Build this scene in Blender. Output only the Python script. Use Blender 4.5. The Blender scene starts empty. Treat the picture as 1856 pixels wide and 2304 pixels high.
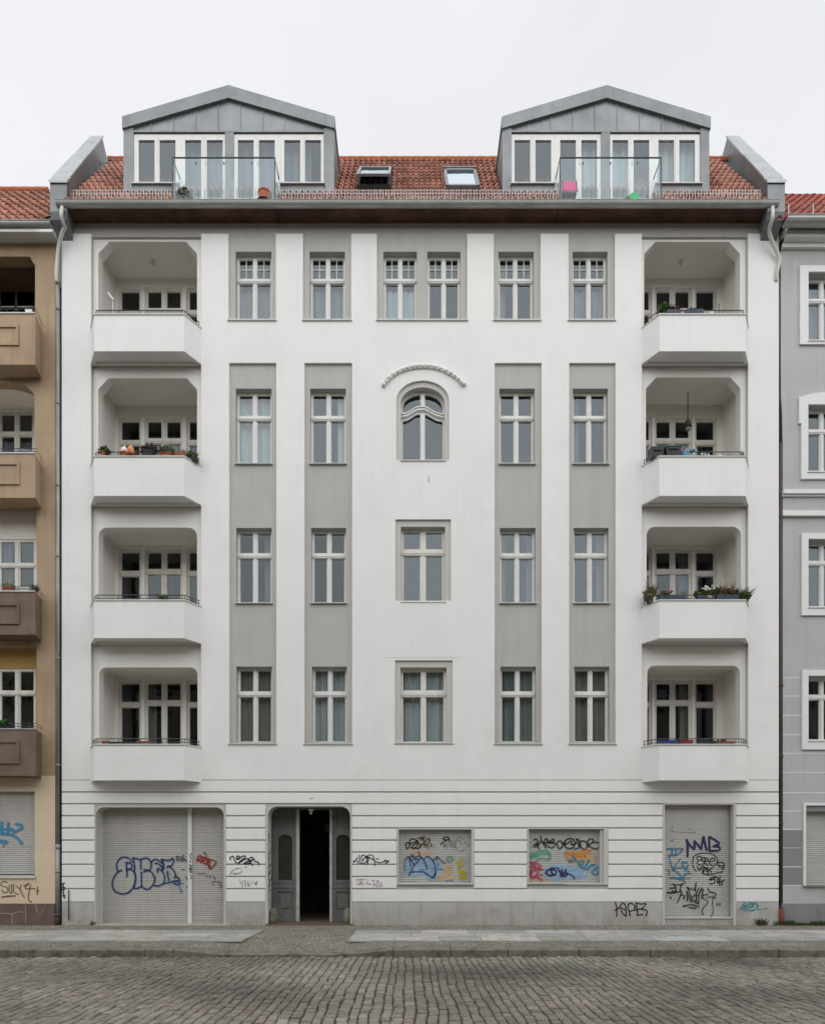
import bpy, math, random
from math import sin, cos, pi, sqrt, radians
from mathutils import Vector, noise
from mathutils.geometry import tessellate_polygon

random.seed(7)
sc = bpy.context.scene
C = sc.collection

# ------------------------------------------------------------------ camera
D = 16.0; EYE = 1.644; VX = 928.0; HY = 1935.0; S = 90.0
cd = bpy.data.cameras.new('camera'); cam = bpy.data.objects.new('camera', cd); C.objects.link(cam)
cam.location = (0, -D, EYE); cam.rotation_euler = (radians(90), 0, 0)
cd.sensor_fit = 'HORIZONTAL'; cd.sensor_width = 36.0
cd.lens = 36.0 * D / (1856.0 / S)
cd.shift_x = 0.0; cd.shift_y = (HY - 1152.0) / 1856.0
cd.clip_start = 0.1; cd.clip_end = 2000
sc.camera = cam
sc.render.resolution_x = 824; sc.render.resolution_y = 1024

# ------------------------------------------------------------------ world
SUN_EL = 30.0; SUN_AZ = 8.0      # overcast: a broad soft source behind the camera
w = bpy.data.worlds.new('World'); sc.world = w; w.use_nodes = True
nt = w.node_tree; nt.nodes.clear(); N = nt.nodes; L = nt.links
out = N.new('ShaderNodeOutputWorld')
sky = N.new('ShaderNodeTexSky'); sky.sky_type = 'NISHITA'; sky.sun_disc = False
sky.sun_elevation = radians(SUN_EL); sky.sun_rotation = radians(180 + SUN_AZ)
b1 = N.new('ShaderNodeBackground'); b1.inputs[1].default_value = 0.07
L.new(sky.outputs[0], b1.inputs[0])
tc = N.new('ShaderNodeTexCoord')
mp = N.new('ShaderNodeMapping'); mp.inputs['Scale'].default_value = (1, 1, 2.2)
L.new(tc.outputs['Generated'], mp.inputs[0])
nz = N.new('ShaderNodeTexNoise'); nz.inputs['Scale'].default_value = 1.6; nz.inputs['Detail'].default_value = 5
nz.inputs['Roughness'].default_value = .55
L.new(mp.outputs[0], nz.inputs[0])
cr = N.new('ShaderNodeValToRGB')
cr.color_ramp.elements[0].position = .3; cr.color_ramp.elements[0].color = (.69, .70, .735, 1)
cr.color_ramp.elements[1].position = .68; cr.color_ramp.elements[1].color = (.795, .798, .805, 1)
L.new(nz.outputs[0], cr.inputs[0])
# cloud layer is brighter towards the veiled sun and the zenith
dp = N.new('ShaderNodeVectorMath'); dp.operation = 'DOT_PRODUCT'
L.new(tc.outputs['Generated'], dp.inputs[0])
dp.inputs[1].default_value = (0, -cos(radians(28)), sin(radians(28)))
mr = N.new('ShaderNodeMapRange'); mr.inputs[1].default_value = .1; mr.inputs[2].default_value = 1
mr.inputs[3].default_value = 1.0; mr.inputs[4].default_value = 1.75
L.new(dp.outputs['Value'], mr.inputs[0])
b2 = N.new('ShaderNodeBackground'); L.new(cr.outputs[0], b2.inputs[0]); L.new(mr.outputs[0], b2.inputs[1])
mx = N.new('ShaderNodeMixShader'); mx.inputs[0].default_value = .95
L.new(b1.outputs[0], mx.inputs[1]); L.new(b2.outputs[0], mx.inputs[2]); L.new(mx.outputs[0], out.inputs[0])

sd = bpy.data.lights.new('sun', 'SUN'); sd.energy = 1.25; sd.angle = radians(110); sd.color = (1, .985, .96)
so = bpy.data.objects.new('sun', sd); C.objects.link(so); so.location = (0, -30, 40)
so.rotation_euler = Vector((sin(radians(SUN_AZ)) * cos(radians(SUN_EL)), -cos(radians(SUN_AZ)) * cos(radians(SUN_EL)), sin(radians(SUN_EL)))).to_track_quat('Z', 'Y').to_euler()

sc.view_settings.view_transform = 'Standard'; sc.view_settings.look = 'None'
sc.view_settings.exposure = 0.30; sc.view_settings.gamma = 1.0
sc.render.engine = 'CYCLES'
sc.cycles.max_bounces = 8; sc.cycles.transparent_max_bounces = 12

# ------------------------------------------------------------------ helpers
def X(px, d=0.0): return (px - VX) / S * (1 + d / D)
def Z(py, d=0.0): return EYE + (HY - py) / S * (1 + d / D)

class MB:
    def __init__(s): s.v = []; s.f = []; s.c = {}
    def add(s, vs, fs, col=None):
        o = len(s.v); s.v += [tuple(p) for p in vs]; s.f += [tuple(i + o for i in f) for f in fs]
        if col is not None:
            for i in range(len(vs)): s.c[o + i] = col
        return s
    def box(s, x0, x1, y0, y1, z0, z1, col=None):
        return s.add([(x0,y0,z0),(x1,y0,z0),(x1,y1,z0),(x0,y1,z0),(x0,y0,z1),(x1,y0,z1),(x1,y1,z1),(x0,y1,z1)],
              [(0,1,5,4),(1,2,6,5),(2,3,7,6),(3,0,4,7),(4,5,6,7),(3,2,1,0)], col)
    def plate(s, loops, y0, y1, back=False):
        pts = [p for l in loops for p in l]
        tr = tessellate_polygon([[Vector((p[0], p[1], 0)) for p in l] for l in loops])
        n = len(pts)
        vs = [(p[0], y0, p[1]) for p in pts] + [(p[0], y1, p[1]) for p in pts]
        fs = [tuple(t) for t in tr]
        if back: fs += [tuple(i + n for i in reversed(t)) for t in tr]
        o = 0
        for l in loops:
            m = len(l)
            for i in range(m):
                a = o + i; b = o + (i + 1) % m
                fs.append((a, b, b + n, a + n))
            o += m
        return s.add(vs, fs)
    def wallgrid(s, x0, x1, z0, z1, holes, y0, y1):
        """a wall with rectangular openings: front faces cell by cell plus the reveals"""
        xs = sorted({x0, x1} | {max(x0, min(x1, v)) for h in holes for v in (h[0], h[1])})
        zs = sorted({z0, z1} | {max(z0, min(z1, v)) for h in holes for v in (h[2], h[3])})
        solid = {}
        for i in range(len(xs)-1):
            for j in range(len(zs)-1):
                cx, cz = (xs[i]+xs[i+1])/2, (zs[j]+zs[j+1])/2
                solid[i, j] = not any(h[0] < cx < h[1] and h[2] < cz < h[3] for h in holes)
        for (i, j), ok in solid.items():
            if not ok: continue
            a, b, c, d = xs[i], xs[i+1], zs[j], zs[j+1]
            s.add([(a,y0,c),(b,y0,c),(b,y0,d),(a,y0,d)], [(0,1,2,3)])
            for (di, dj, p, q) in ((-1,0,(a,c),(a,d)),(1,0,(b,c),(b,d)),(0,-1,(a,c),(b,c)),(0,1,(a,d),(b,d))):
                if not solid.get((i+di, j+dj), False):
                    s.add([(p[0],y0,p[1]),(q[0],y0,q[1]),(q[0],y1,q[1]),(p[0],y1,p[1])], [(0,1,2,3)])
        return s
    def tube(s, pts, r, n=8, cap=True):
        pts = [Vector(p) for p in pts]; rings = []
        m = len(pts); rr = r if isinstance(r, (list, tuple)) else [r] * m
        vs = []; fs = []
        up = None
        for i, p in enumerate(pts):
            t = (pts[min(i + 1, m - 1)] - pts[max(i - 1, 0)]).normalized()
            if up is None:
                up = Vector((0, 0, 1)) if abs(t.z) < .9 else Vector((1, 0, 0))
            a = t.cross(up).normalized(); b = a.cross(t).normalized(); up = b
            for k in range(n):
                th = 2 * pi * k / n
                vs.append(p + (a * cos(th) + b * sin(th)) * rr[i])
        for i in range(m - 1):
            for k in range(n):
                fs.append((i*n+k, i*n+(k+1)%n, (i+1)*n+(k+1)%n, (i+1)*n+k))
        if cap:
            fs.append(tuple(range(n))[::-1]); fs.append(tuple((m-1)*n+k for k in range(n)))
        return s.add(vs, fs)
    def lathe(s, cx, cy, prof, n=16, sx=1.0, sy=1.0, col=None):
        vs = []; fs = []; m = len(prof)
        for (r, z) in prof:
            for k in range(n):
                th = 2*pi*k/n; vs.append((cx + r*sx*cos(th), cy + r*sy*sin(th), z))
        for i in range(m-1):
            for k in range(n):
                fs.append((i*n+k, i*n+(k+1)%n, (i+1)*n+(k+1)%n, (i+1)*n+k))
        fs.append(tuple(range(n))[::-1]); fs.append(tuple((m-1)*n+k for k in range(n)))
        return s.add(vs, fs, col)
    def blob(s, c, r, n=8, m=6, col=None, jit=0.0):
        prof = []
        vs = []; fs = []
        for i in range(m+1):
            ph = pi*i/m
            for k in range(n):
                th = 2*pi*k/n; j = 1 + random.uniform(-jit, jit)
                vs.append((c[0]+r[0]*sin(ph)*cos(th)*j, c[1]+r[1]*sin(ph)*sin(th)*j, c[2]+r[2]*cos(ph)*j))
        for i in range(m):
            for k in range(n):
                fs.append((i*n+k, (i+1)*n+k, (i+1)*n+(k+1)%n, i*n+(k+1)%n))
        return s.add(vs, fs, col)
    def leaves(s, c, r, n, size, cols, up=0.0):
        for _ in range(n):
            while True:
                p = Vector((random.uniform(-1,1), random.uniform(-1,1), random.uniform(-1,1)))
                if .2 < p.length < 1: break
            p = Vector((c[0]+p.x*r[0], c[1]+p.y*r[1], c[2]+p.z*r[2]))
            a = Vector((random.gauss(0,1), random.gauss(0,1), random.gauss(0,1)+up)).normalized()
            b = a.cross(Vector((random.gauss(0,1), random.gauss(0,1), random.gauss(0,1)))).normalized()
            L_ = size*random.uniform(.6,1.4); W = L_*random.uniform(.3,.5)
            s.add([p, p+a*L_*.5+b*W, p+a*L_, p+a*L_*.5-b*W], [(0,1,2,3)], random.choice(cols))
        return s
    def blades(s, c, rx, ry, n, h, cols, lean=.4):
        for _ in range(n):
            x = c[0]+random.uniform(-rx,rx); y = c[1]+random.uniform(-ry,ry)
            hh = h*random.uniform(.5,1.1); dx = random.gauss(0,lean)*hh; dy = random.gauss(0,lean)*hh; w_ = .006+h*.015
            s.add([(x-w_,y,c[2]),(x+w_,y,c[2]),(x+dx*.5+w_*.7,y+dy*.5,c[2]+hh*.6),(x+dx*.5-w_*.7,y+dy*.5,c[2]+hh*.6),(x+dx,y+dy,c[2]+hh)],
                  [(0,1,2,3),(3,2,4)], random.choice(cols))
        return s
    def build(s, name, mat, parent=None, smooth=False):
        off = Vector((0,0,0))
        if parent is not None:
            r = parent
            while r.parent: r = r.parent
            off = r.location
        me = bpy.data.meshes.new(name)
        me.from_pydata([(p[0]-off.x, p[1]-off.y, p[2]-off.z) for p in s.v], [], s.f)
        if s.c:
            at = me.color_attributes.new('Col', 'FLOAT_COLOR', 'POINT')
            for i in range(len(s.v)):
                c = s.c.get(i, (.5,.5,.5)); at.data[i].color = (c[0], c[1], c[2], 1)
        me.materials.append(mat)
        if smooth: me.polygons.foreach_set('use_smooth', [True]*len(me.polygons))
        me.update()
        o = bpy.data.objects.new(name, me); C.objects.link(o)
        if parent is not None: o.parent = parent
        return o

def thing(name, label, cat, loc=(0,0,0), group=None):
    o = bpy.data.objects.new(name, None); C.objects.link(o); o.location = loc
    o.empty_display_size = .2
    o['label'] = label; o['category'] = cat
    if group: o['group'] = group
    return o
def tag(o, label, cat, group=None):
    o['label'] = label; o['category'] = cat
    if group: o['group'] = group
    return o
def struct(o, kind='structure'): o['kind'] = kind; return o
def rect(x0, x1, z0, z1): return [(x0,z0),(x1,z0),(x1,z1),(x0,z1)]

def lin(r, g, b):
    f = lambda c: (c/255/12.92) if c/255 <= .04045 else ((c/255+.055)/1.055)**2.4
    return (f(r), f(g), f(b))

def mat(name, col, rough=.8, var=.08, scale=3.0, bump=0.0, bscale=60.0, metal=0.0, stain=None, vcol=False, spec=.4, streak=0.0, splash=0.0):
    m = bpy.data.materials.new(name); m.use_nodes = True
    t = m.node_tree; n = t.nodes; l = t.links
    p = n['Principled BSDF']; p.inputs['Roughness'].default_value = rough; p.inputs['Metallic'].default_value = metal
    p.inputs['Specular IOR Level'].default_value = spec
    co = n.new('ShaderNodeTexCoord')
    if vcol:
        a = n.new('ShaderNodeVertexColor'); a.layer_name = 'Col'; base = a.outputs[0]
    else:
        rgb = n.new('ShaderNodeRGB'); rgb.outputs[0].default_value = (*col, 1); base = rgb.outputs[0]
    nz = n.new('ShaderNodeTexNoise'); nz.inputs['Scale'].default_value = scale; nz.inputs['Detail'].default_value = 6
    nz.inputs['Roughness'].default_value = .6
    l.new(co.outputs['Object'], nz.inputs[0])
    mr = n.new('ShaderNodeMapRange'); mr.inputs[1].default_value = .25; mr.inputs[2].default_value = .75
    mr.inputs[3].default_value = 1-var; mr.inputs[4].default_value = 1+var
    l.new(nz.outputs[0], mr.inputs[0])
    vm = n.new('ShaderNodeVectorMath'); vm.operation = 'SCALE'
    l.new(base, vm.inputs[0]); l.new(mr.outputs[0], vm.inputs['Scale'])
    cur = vm.outputs[0]
    if streak:
        mp = n.new('ShaderNodeMapping'); mp.inputs['Scale'].default_value = (5, 5, .35)
        l.new(co.outputs['Object'], mp.inputs[0])
        n3 = n.new('ShaderNodeTexNoise'); n3.inputs['Scale'].default_value = 1.5; n3.inputs['Detail'].default_value = 5
        l.new(mp.outputs[0], n3.inputs[0])
        m3 = n.new('ShaderNodeMapRange'); m3.inputs[1].default_value = .5; m3.inputs[2].default_value = .75
        m3.inputs[3].default_value = 1; m3.inputs[4].default_value = 1-streak
        l.new(n3.outputs[0], m3.inputs[0])
        v3 = n.new('ShaderNodeVectorMath'); v3.operation = 'SCALE'
        l.new(cur, v3.inputs[0]); l.new(m3.outputs[0], v3.inputs['Scale']); cur = v3.outputs[0]
    if stain:   # (colour, scale, low, high): patches of dirt of another colour
        sc_, s_, lo, hi = stain
        n2 = n.new('ShaderNodeTexNoise'); n2.inputs['Scale'].default_value = s_; n2.inputs['Detail'].default_value = 7
        n2.inputs['Roughness'].default_value = .65
        l.new(co.outputs['Object'], n2.inputs[0])
        m2 = n.new('ShaderNodeMapRange'); m2.inputs[1].default_value = lo; m2.inputs[2].default_value = hi
        l.new(n2.outputs[0], m2.inputs[0])
        mm = n.new('ShaderNodeMix'); mm.data_type = 'RGBA'
        l.new(m2.outputs[0], mm.inputs[0]); l.new(cur, mm.inputs[6]); mm.inputs[7].default_value = (*sc_, 1)
        cur = mm.outputs[2]
    if splash:
        sp = n.new('ShaderNodeSeparateXYZ'); l.new(co.outputs['Object'], sp.inputs[0])
        mz = n.new('ShaderNodeMapRange'); mz.inputs[1].default_value = .0; mz.inputs[2].default_value = splash; mz.inputs[3].default_value = 1; mz.inputs[4].default_value = 0
        l.new(sp.outputs[2], mz.inputs[0])
        ns = n.new('ShaderNodeTexNoise'); ns.inputs['Scale'].default_value = 2.3; ns.inputs['Detail'].default_value = 8; ns.inputs['Roughness'].default_value = .7
        l.new(co.outputs['Object'], ns.inputs[0])
        ms = n.new('ShaderNodeMath'); ms.operation = 'MULTIPLY_ADD'; ms.inputs[1].default_value = 2.6; ms.inputs[2].default_value = -.95; l.new(ns.outputs[0], ms.inputs[0])
        mu = n.new('ShaderNodeMath'); mu.operation = 'MULTIPLY'; mu.use_clamp = True; l.new(mz.outputs[0], mu.inputs[0]); l.new(ms.outputs[0], mu.inputs[1])
        mm = n.new('ShaderNodeMix'); mm.data_type = 'RGBA'; l.new(mu.outputs[0], mm.inputs[0]); l.new(cur, mm.inputs[6]); mm.inputs[7].default_value = (.25,.205,.17,1); cur = mm.outputs[2]
    l.new(cur, p.inputs['Base Color'])
    if bump:
        nb = n.new('ShaderNodeTexNoise'); nb.inputs['Scale'].default_value = bscale; nb.inputs['Detail'].default_value = 4
        l.new(co.outputs['Object'], nb.inputs[0])
        bb = n.new('ShaderNodeBump'); bb.inputs['Strength'].default_value = bump; bb.inputs['Distance'].default_value = .01
        l.new(nb.outputs[0], bb.inputs['Height']); l.new(bb.outputs[0], p.inputs['Normal'])
    return m

def glassmat(name, refl=.2, tint=(.8,.85,.86), rough=0.0):
    m = bpy.data.materials.new(name); m.use_nodes = True
    t = m.node_tree; n = t.nodes; l = t.links; n.remove(n['Principled BSDF'])
    g = n.new('ShaderNodeBsdfGlossy'); g.inputs['Roughness'].default_value = rough; g.inputs['Color'].default_value = (.84,.94,1,1)
    tr = n.new('ShaderNodeBsdfTransparent'); tr.inputs[0].default_value = (*tint, 1)
    fr = n.new('ShaderNodeLayerWeight'); fr.inputs[0].default_value = .5
    pw = n.new('ShaderNodeMath'); pw.operation = 'POWER'; pw.inputs[1].default_value = 4.0
    l.new(fr.outputs['Facing'], pw.inputs[0])
    ad = n.new('ShaderNodeMath'); ad.operation = 'ADD'; ad.use_clamp = True; ad.inputs[1].default_value = refl
    l.new(pw.outputs[0], ad.inputs[0])
    # panes of old glass are never quite flat
    co = n.new('ShaderNodeTexCoord'); nb = n.new('ShaderNodeTexNoise'); nb.inputs['Scale'].default_value = 1.8
    l.new(co.outputs['Object'], nb.inputs[0])
    bb = n.new('ShaderNodeBump'); bb.inputs['Strength'].default_value = .12; bb.inputs['Distance'].default_value = .05
    l.new(nb.outputs[0], bb.inputs['Height']); l.new(bb.outputs[0], g.inputs['Normal'])
    mx = n.new('ShaderNodeMixShader'); l.new(ad.outputs[0], mx.inputs[0]); l.new(tr.outputs[0], mx.inputs[1]); l.new(g.outputs[0], mx.inputs[2])
    l.new(mx.outputs[0], n['Material Output'].inputs[0])
    return m

def hazepaint(name, col, cover=.6, scale=9.0):
    """thin worn spray paint: the surface below shows through in patches"""
    m = mat(name, col, .8, .15, 8)
    t = m.node_tree; n = t.nodes; l = t.links; p = n['Principled BSDF']
    tr = n.new('ShaderNodeBsdfTransparent'); mx = n.new('ShaderNodeMixShader')
    co = n.new('ShaderNodeTexCoord'); mp = n.new('ShaderNodeMapping'); mp.inputs['Scale'].default_value = (1,1,3)
    l.new(co.outputs['Object'], mp.inputs[0])
    nz = n.new('ShaderNodeTexNoise'); nz.inputs['Scale'].default_value = scale; nz.inputs['Detail'].default_value = 5
    l.new(mp.outputs[0], nz.inputs[0])
    mr = n.new('ShaderNodeMapRange'); mr.inputs[1].default_value = .3; mr.inputs[2].default_value = .65
    mr.inputs[3].default_value = max(0, cover-.4); mr.inputs[4].default_value = min(1, cover+.3)
    l.new(nz.outputs[0], mr.inputs[0]); l.new(mr.outputs[0], mx.inputs[0])
    l.new(tr.outputs[0], mx.inputs[1]); l.new(p.outputs[0], mx.inputs[2]); l.new(mx.outputs[0], n['Material Output'].inputs[0])
    return m

M = {}
M['white'] = mat('white_render', (.735,.732,.722), .9, .045, .8, .25, 90, stain=((.655,.655,.64), .55, .56, .8), streak=.035)
M['grey'] = mat('grey_render', (.425,.418,.388), .9, .05, 1.6, .3, 90, streak=.07)
M['palegrey'] = mat('pale_grey_render', (.50,.49,.46), .9, .04, 2, .25, 90, streak=.05)
M['loggia'] = mat('loggia_paint', (.74,.73,.70), .9, .04, 1.5, .2, 70)
M['loggia_in'] = mat('loggia_inner_paint', (.80,.77,.72), .9, .04, 1.2, .15, 60)
M['plinth'] = mat('plinth_render', (.42,.42,.405), .85, .12, 2.2, .3, 50, stain=((.33,.30,.27), 1.6, .5, .78), streak=.18, splash=.55)
M['frame'] = mat('window_paint', (.66,.66,.64), .45, .05, 6, streak=.08)
M['framegrey'] = mat('old_window_paint', (.66,.65,.60), .5, .08, 6, streak=.15)
M['glass'] = glassmat('window_glass', .09)
M['glass_dark'] = glassmat('lower_window_glass', .07)
M['glass_roof'] = glassmat('skylight_glass', .55)
M['glass_rail'] = glassmat('balustrade_glass', .05, (.93,.96,.96))
M['glass_log'] = glassmat('loggia_window_glass', .06)
M['curtain'] = mat('net_curtain', (.42,.46,.46), .9, .06, 3)
M['curtain_warm'] = mat('linen_curtain', (.21,.205,.165), .9, .15, 4)
M['curtain_teal'] = mat('grey_green_curtain', (.20,.24,.225), .9, .15, 3)
M['blind'] = mat('olive_blind', (.23,.22,.12), .8, .1, 5)
M['curtain_grey'] = mat('grey_curtain', (.16,.175,.19), .9, .1, 3)
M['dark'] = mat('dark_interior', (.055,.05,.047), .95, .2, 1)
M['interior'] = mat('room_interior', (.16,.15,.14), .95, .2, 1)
M['zinc'] = mat('zinc_sheet', (.195,.208,.213), .5, .2, 1.4, .1, 6, metal=.35, stain=((.26,.275,.28), 1.1, .5, .75), streak=.12)
M['zinc_light'] = mat('bright_zinc_sheet', (.205,.22,.228), .40, .22, 1.5, .1, 6, metal=.5, streak=.1)
M['zinc_cap'] = mat('sky_lit_zinc_cap', (.36,.375,.385), .5, .2, 2, .1, 6, metal=.3, streak=.1)  # paler than the other zinc: sky light on the caps is in the colour
M['zinc_paint'] = mat('painted_metal', (.52,.53,.50), .5, .06, 3, streak=.1)
M['gutter'] = mat('gutter_zinc', (.36,.37,.365), .4, .15, 2, metal=.5)
M['pipe'] = mat('pipe_zinc', (.27,.28,.285), .5, .2, 3, metal=.4, streak=.2)
M['castiron'] = mat('cast_iron', (.055,.045,.04), .7, .3, 8)
M['rust'] = mat('rusty_iron', (.17,.06,.04), .85, .4, 10, .4, 40)
M['soffit'] = mat('brown_boards', (.085,.034,.023), .6, .7, 2.5, streak=0)
M['black'] = mat('black_metal', (.02,.02,.022), .5, .1, 5)
M['rail'] = mat('dark_rail', (.045,.05,.055), .5, .1, 5)
M['shutter'] = mat('shutter_slats', (.43,.42,.39), .55, .08, 1.5, metal=.15, streak=.14)
M['shutter_pale'] = mat('pale_shutter_slats', (.42,.42,.40), .6, .08, 2, metal=.1, streak=.1)
M['slot'] = mat('shutter_shadow_gap', (.06,.06,.06), .8)
M['door'] = mat('grey_door_paint', (.13,.135,.13), .6, .2, 3, .2, 20, stain=((.21,.20,.18), 4, .56, .75))
M['tile'] = mat('roof_tile', (.4,.2,.1), .8, .12, 14, .4, 40, vcol=True)
M['veg'] = mat('foliage', (.1,.1,.1), .7, .15, 20, vcol=True, spec=.2)
M['terracotta'] = mat('terracotta', (.36,.12,.065), .85, .15, 8)
M['blackplastic'] = mat('black_plastic', (.022,.028,.03), .4, .2, 8)
M['bluebox'] = mat('blue_grey_plastic', (.06,.085,.13), .5, .15, 8)
M['blue'] = mat('blue_plastic', (.03,.07,.28), .45, .15, 8)
M['red'] = mat('red_plastic', (.42,.02,.045), .45, .15, 8)
M['pink'] = mat('pink_fabric', (.62,.05,.20), .8, .1, 8)
M['green'] = mat('green_plastic', (.02,.42,.12), .45, .08, 8)
M['whiteobj'] = mat('white_ceramic', (.72,.70,.66), .5, .08, 8)
M['straw'] = mat('straw', (.50,.38,.22), .9, .2, 20)
M['orange'] = mat('squash_skin', (.60,.25,.12), .6, .12, 10)
M['lightblue'] = mat('blue_bag_fabric', (.10,.24,.36), .6, .3, 8)
M['fabric_tan'] = mat('tan_render', (.37,.275,.182), .9, .14, 1.2, .35, 60, stain=((.30,.20,.13), .9, .5, .75), streak=.18)
M['tan_dark'] = mat('brown_render', (.175,.125,.095), .9, .2, 2.5, .35, 50, stain=((.12,.085,.065), 1.5, .5, .75), streak=.15)
M['beige'] = mat('beige_render', (.60,.49,.345), .9, .05, 1.5, .25, 60, stain=((.56,.46,.38), 1.3, .5, .62))
M['yellow'] = mat('ochre_render', (.42,.29,.10), .9, .08, 1.5)
M['browntile'] = mat('brown_stone_plinth', (.125,.085,.07), .6, .25, 3, .2, 30)
M['rgrey'] = mat('neighbour_grey_render', (.42,.42,.418), .9, .07, 1.0, .3, 70, streak=.08)
M['rgrey_dark'] = mat('neighbour_dark_grey', (.215,.22,.225), .9, .08, 1.5, .25, 60)
M['rplinth'] = mat('neighbour_plinth_render', (.20,.20,.215), .9, .12, 1.5, .25, 60, stain=((.10,.11,.07), 2, .6, .8))
M['rwhite'] = mat('white_stucco_trim', (.68,.685,.68), .85, .04, 3)
M['tan_far'] = mat('opposite_facade_render', (.30,.26,.20), .9, .1, 1)
M['stone'] = mat('cobble_granite', (.1,.1,.1), .75, .25, 25, .5, 60, vcol=True)
M['joint'] = mat('cobble_joint_dirt', (.085,.077,.058), .95, .4, 8, .6, 50, stain=((.05,.055,.03), 3, .5, .7))
M['slab'] = mat('granite_slab', (.2,.2,.2), .75, .22, 5, .5, 40, vcol=True, stain=((.23,.215,.17), 2.6, .46, .72))
M['kerb'] = mat('kerb_granite', (.17,.16,.13), .8, .3, 5, .5, 40, stain=((.075,.075,.045), 4, .48, .66), vcol=False)
M['cement'] = mat('cement_threshold', (.36,.34,.31), .9, .15, 3, .3, 40)

# ------------------------------------------------------------------ sky, ground, road
def grid_sheet(name, x0, x1, y0, y1, z, m):
    b = MB(); b.add([(x0,y0,z),(x1,y0,z),(x1,y1,z),(x0,y1,z)], [(0,1,2,3)]); return struct(b.build(name, m))
M['asph'] = mat('ground_dirt', (.09,.085,.075), .95, .2, 2, .3, 20)
grid_sheet('ground', -600, 600, -600, 600, -.30, M['asph'])
grid_sheet('road_bed', -60, 60, -20.5, -4.20, -.150, M['joint'])

# mosaic pavement: small stones from a cell texture
mm = bpy.data.materials.new('mosaic_paving'); mm.use_nodes = True
n = mm.node_tree.nodes; l = mm.node_tree.links; p = n['Principled BSDF']; p.inputs['Roughness'].default_value = .85
co = n.new('ShaderNodeTexCoord')
vo = n.new('ShaderNodeTexVoronoi'); vo.inputs['Scale'].default_value = 15; l.new(co.outputs['Object'], vo.inputs[0])
ve = n.new('ShaderNodeTexVoronoi'); ve.feature = 'DISTANCE_TO_EDGE'; ve.inputs['Scale'].default_value = 15; l.new(co.outputs['Object'], ve.inputs[0])
cr = n.new('ShaderNodeValToRGB'); e = cr.color_ramp
e.elements[0].position = 0; e.elements[0].color = (.20,.18,.15,1); e.elements[1].position = 1; e.elements[1].color = (.38,.36,.32,1)
l.new(vo.outputs['Color'], cr.inputs[0])
nz = n.new('ShaderNodeTexNoise'); nz.inputs['Scale'].default_value = 1.3; nz.inputs['Detail'].default_value = 6; l.new(co.outputs['Object'], nz.inputs[0])
m1 = n.new('ShaderNodeMix'); m1.data_type = 'RGBA'; m1.blend_type = 'MULTIPLY'; m1.inputs[0].default_value = .75
cr2 = n.new('ShaderNodeValToRGB'); cr2.color_ramp.elements[0].position=.3; cr2.color_ramp.elements[0].color=(.55,.55,.45,1); cr2.color_ramp.elements[1].position=.7; cr2.color_ramp.elements[1].color=(1.0,.97,.94,1)
l.new(nz.outputs[0], cr2.inputs[0]); l.new(cr.outputs[0], m1.inputs[6]); l.new(cr2.outputs[0], m1.inputs[7])
m2 = n.new('ShaderNodeMix'); m2.data_type = 'RGBA'; gt = n.new('ShaderNodeMath'); gt.operation = 'LESS_THAN'; gt.inputs[1].default_value = .07
l.new(ve.outputs['Distance'], gt.inputs[0]); l.new(gt.outputs[0], m2.inputs[0]); l.new(m1.outputs[2], m2.inputs[6]); m2.inputs[7].default_value = (.055,.05,.035,1)
l.new(m2.outputs[2], p.inputs['Base Color'])
bp = n.new('ShaderNodeBump'); bp.inputs['Strength'].default_value = .8; bp.inputs['Distance'].default_value = .02; l.new(ve.outputs['Distance'], bp.inputs['Height']); l.new(bp.outputs[0], p.inputs['Normal'])

DX0, DX1 = -3.42, -1.30           # driveway
KY0, KY1 = -4.30, -3.92           # kerb front / back
def kerb_drop(x):
    if x < DX0 - .95 or x > DX1 + .95: return 0.0
    if x < DX0: t = (x - (DX0 - .95)) / .95
    elif x > DX1: t = 1 - (x - DX1) / .95
    else: t = 1
    return -.085 * t
b = MB()
xs = [-60,-30,-15] + [-12 + i*.2 for i in range(121)] + [15,30,60]
ys = [KY1, KY1+.25, KY1+.7, -2.0, -1, .6]
for i, x in enumerate(xs):
    for y in ys:
        f = max(0, 1 - (y - KY1) / 1.2)
        b.v.append((x, y, kerb_drop(x) * f + (.012*noise.noise((x*.9, y*1.3, 0)) if -12 < x < 12 and y < .3 else 0)))
for i in range(len(xs)-1):
    for j in range(len(ys)-1):
        a = i*len(ys)+j; b.f.append((a, a+len(ys), a+len(ys)+1, a+1))
struct(b.build('pavement', mm))
# granite slabs, two or three courses each side of the driveway
b = MB()
for (xa, xb) in ((-20, DX0), (DX1, 20)):
    for (ya, yb) in ((-1.90, -1.28), (-2.55, -1.90), (-3.2, -2.55)):
        x = xa
        while x < xb - .05:
            x2 = min(xb, x + random.uniform(.75, 1.5))
            if xb - x2 < .4: x2 = xb
            g = random.uniform(.28,.44); t = random.uniform(-.012,.014)
            h = [.022 + random.uniform(-.004,.004) for _ in range(4)]
            gp = .006
            b.add([(x+gp,ya+gp,h[0]),(x2-gp,ya+gp,h[1]),(x2-gp,yb-gp,h[2]),(x+gp,yb-gp,h[3]),
                   (x+gp,ya+gp,-.01),(x2-gp,ya+gp,-.01),(x2-gp,yb-gp,-.01),(x+gp,yb-gp,-.01)],
                  [(0,1,2,3),(4,5,1,0),(5,6,2,1),(6,7,3,2),(7,4,0,3)], (g*1.0+t, g+.001, g*.945-t*.3))
            x = x2
struct(b.build('pavement_slabs', M['slab']))
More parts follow.
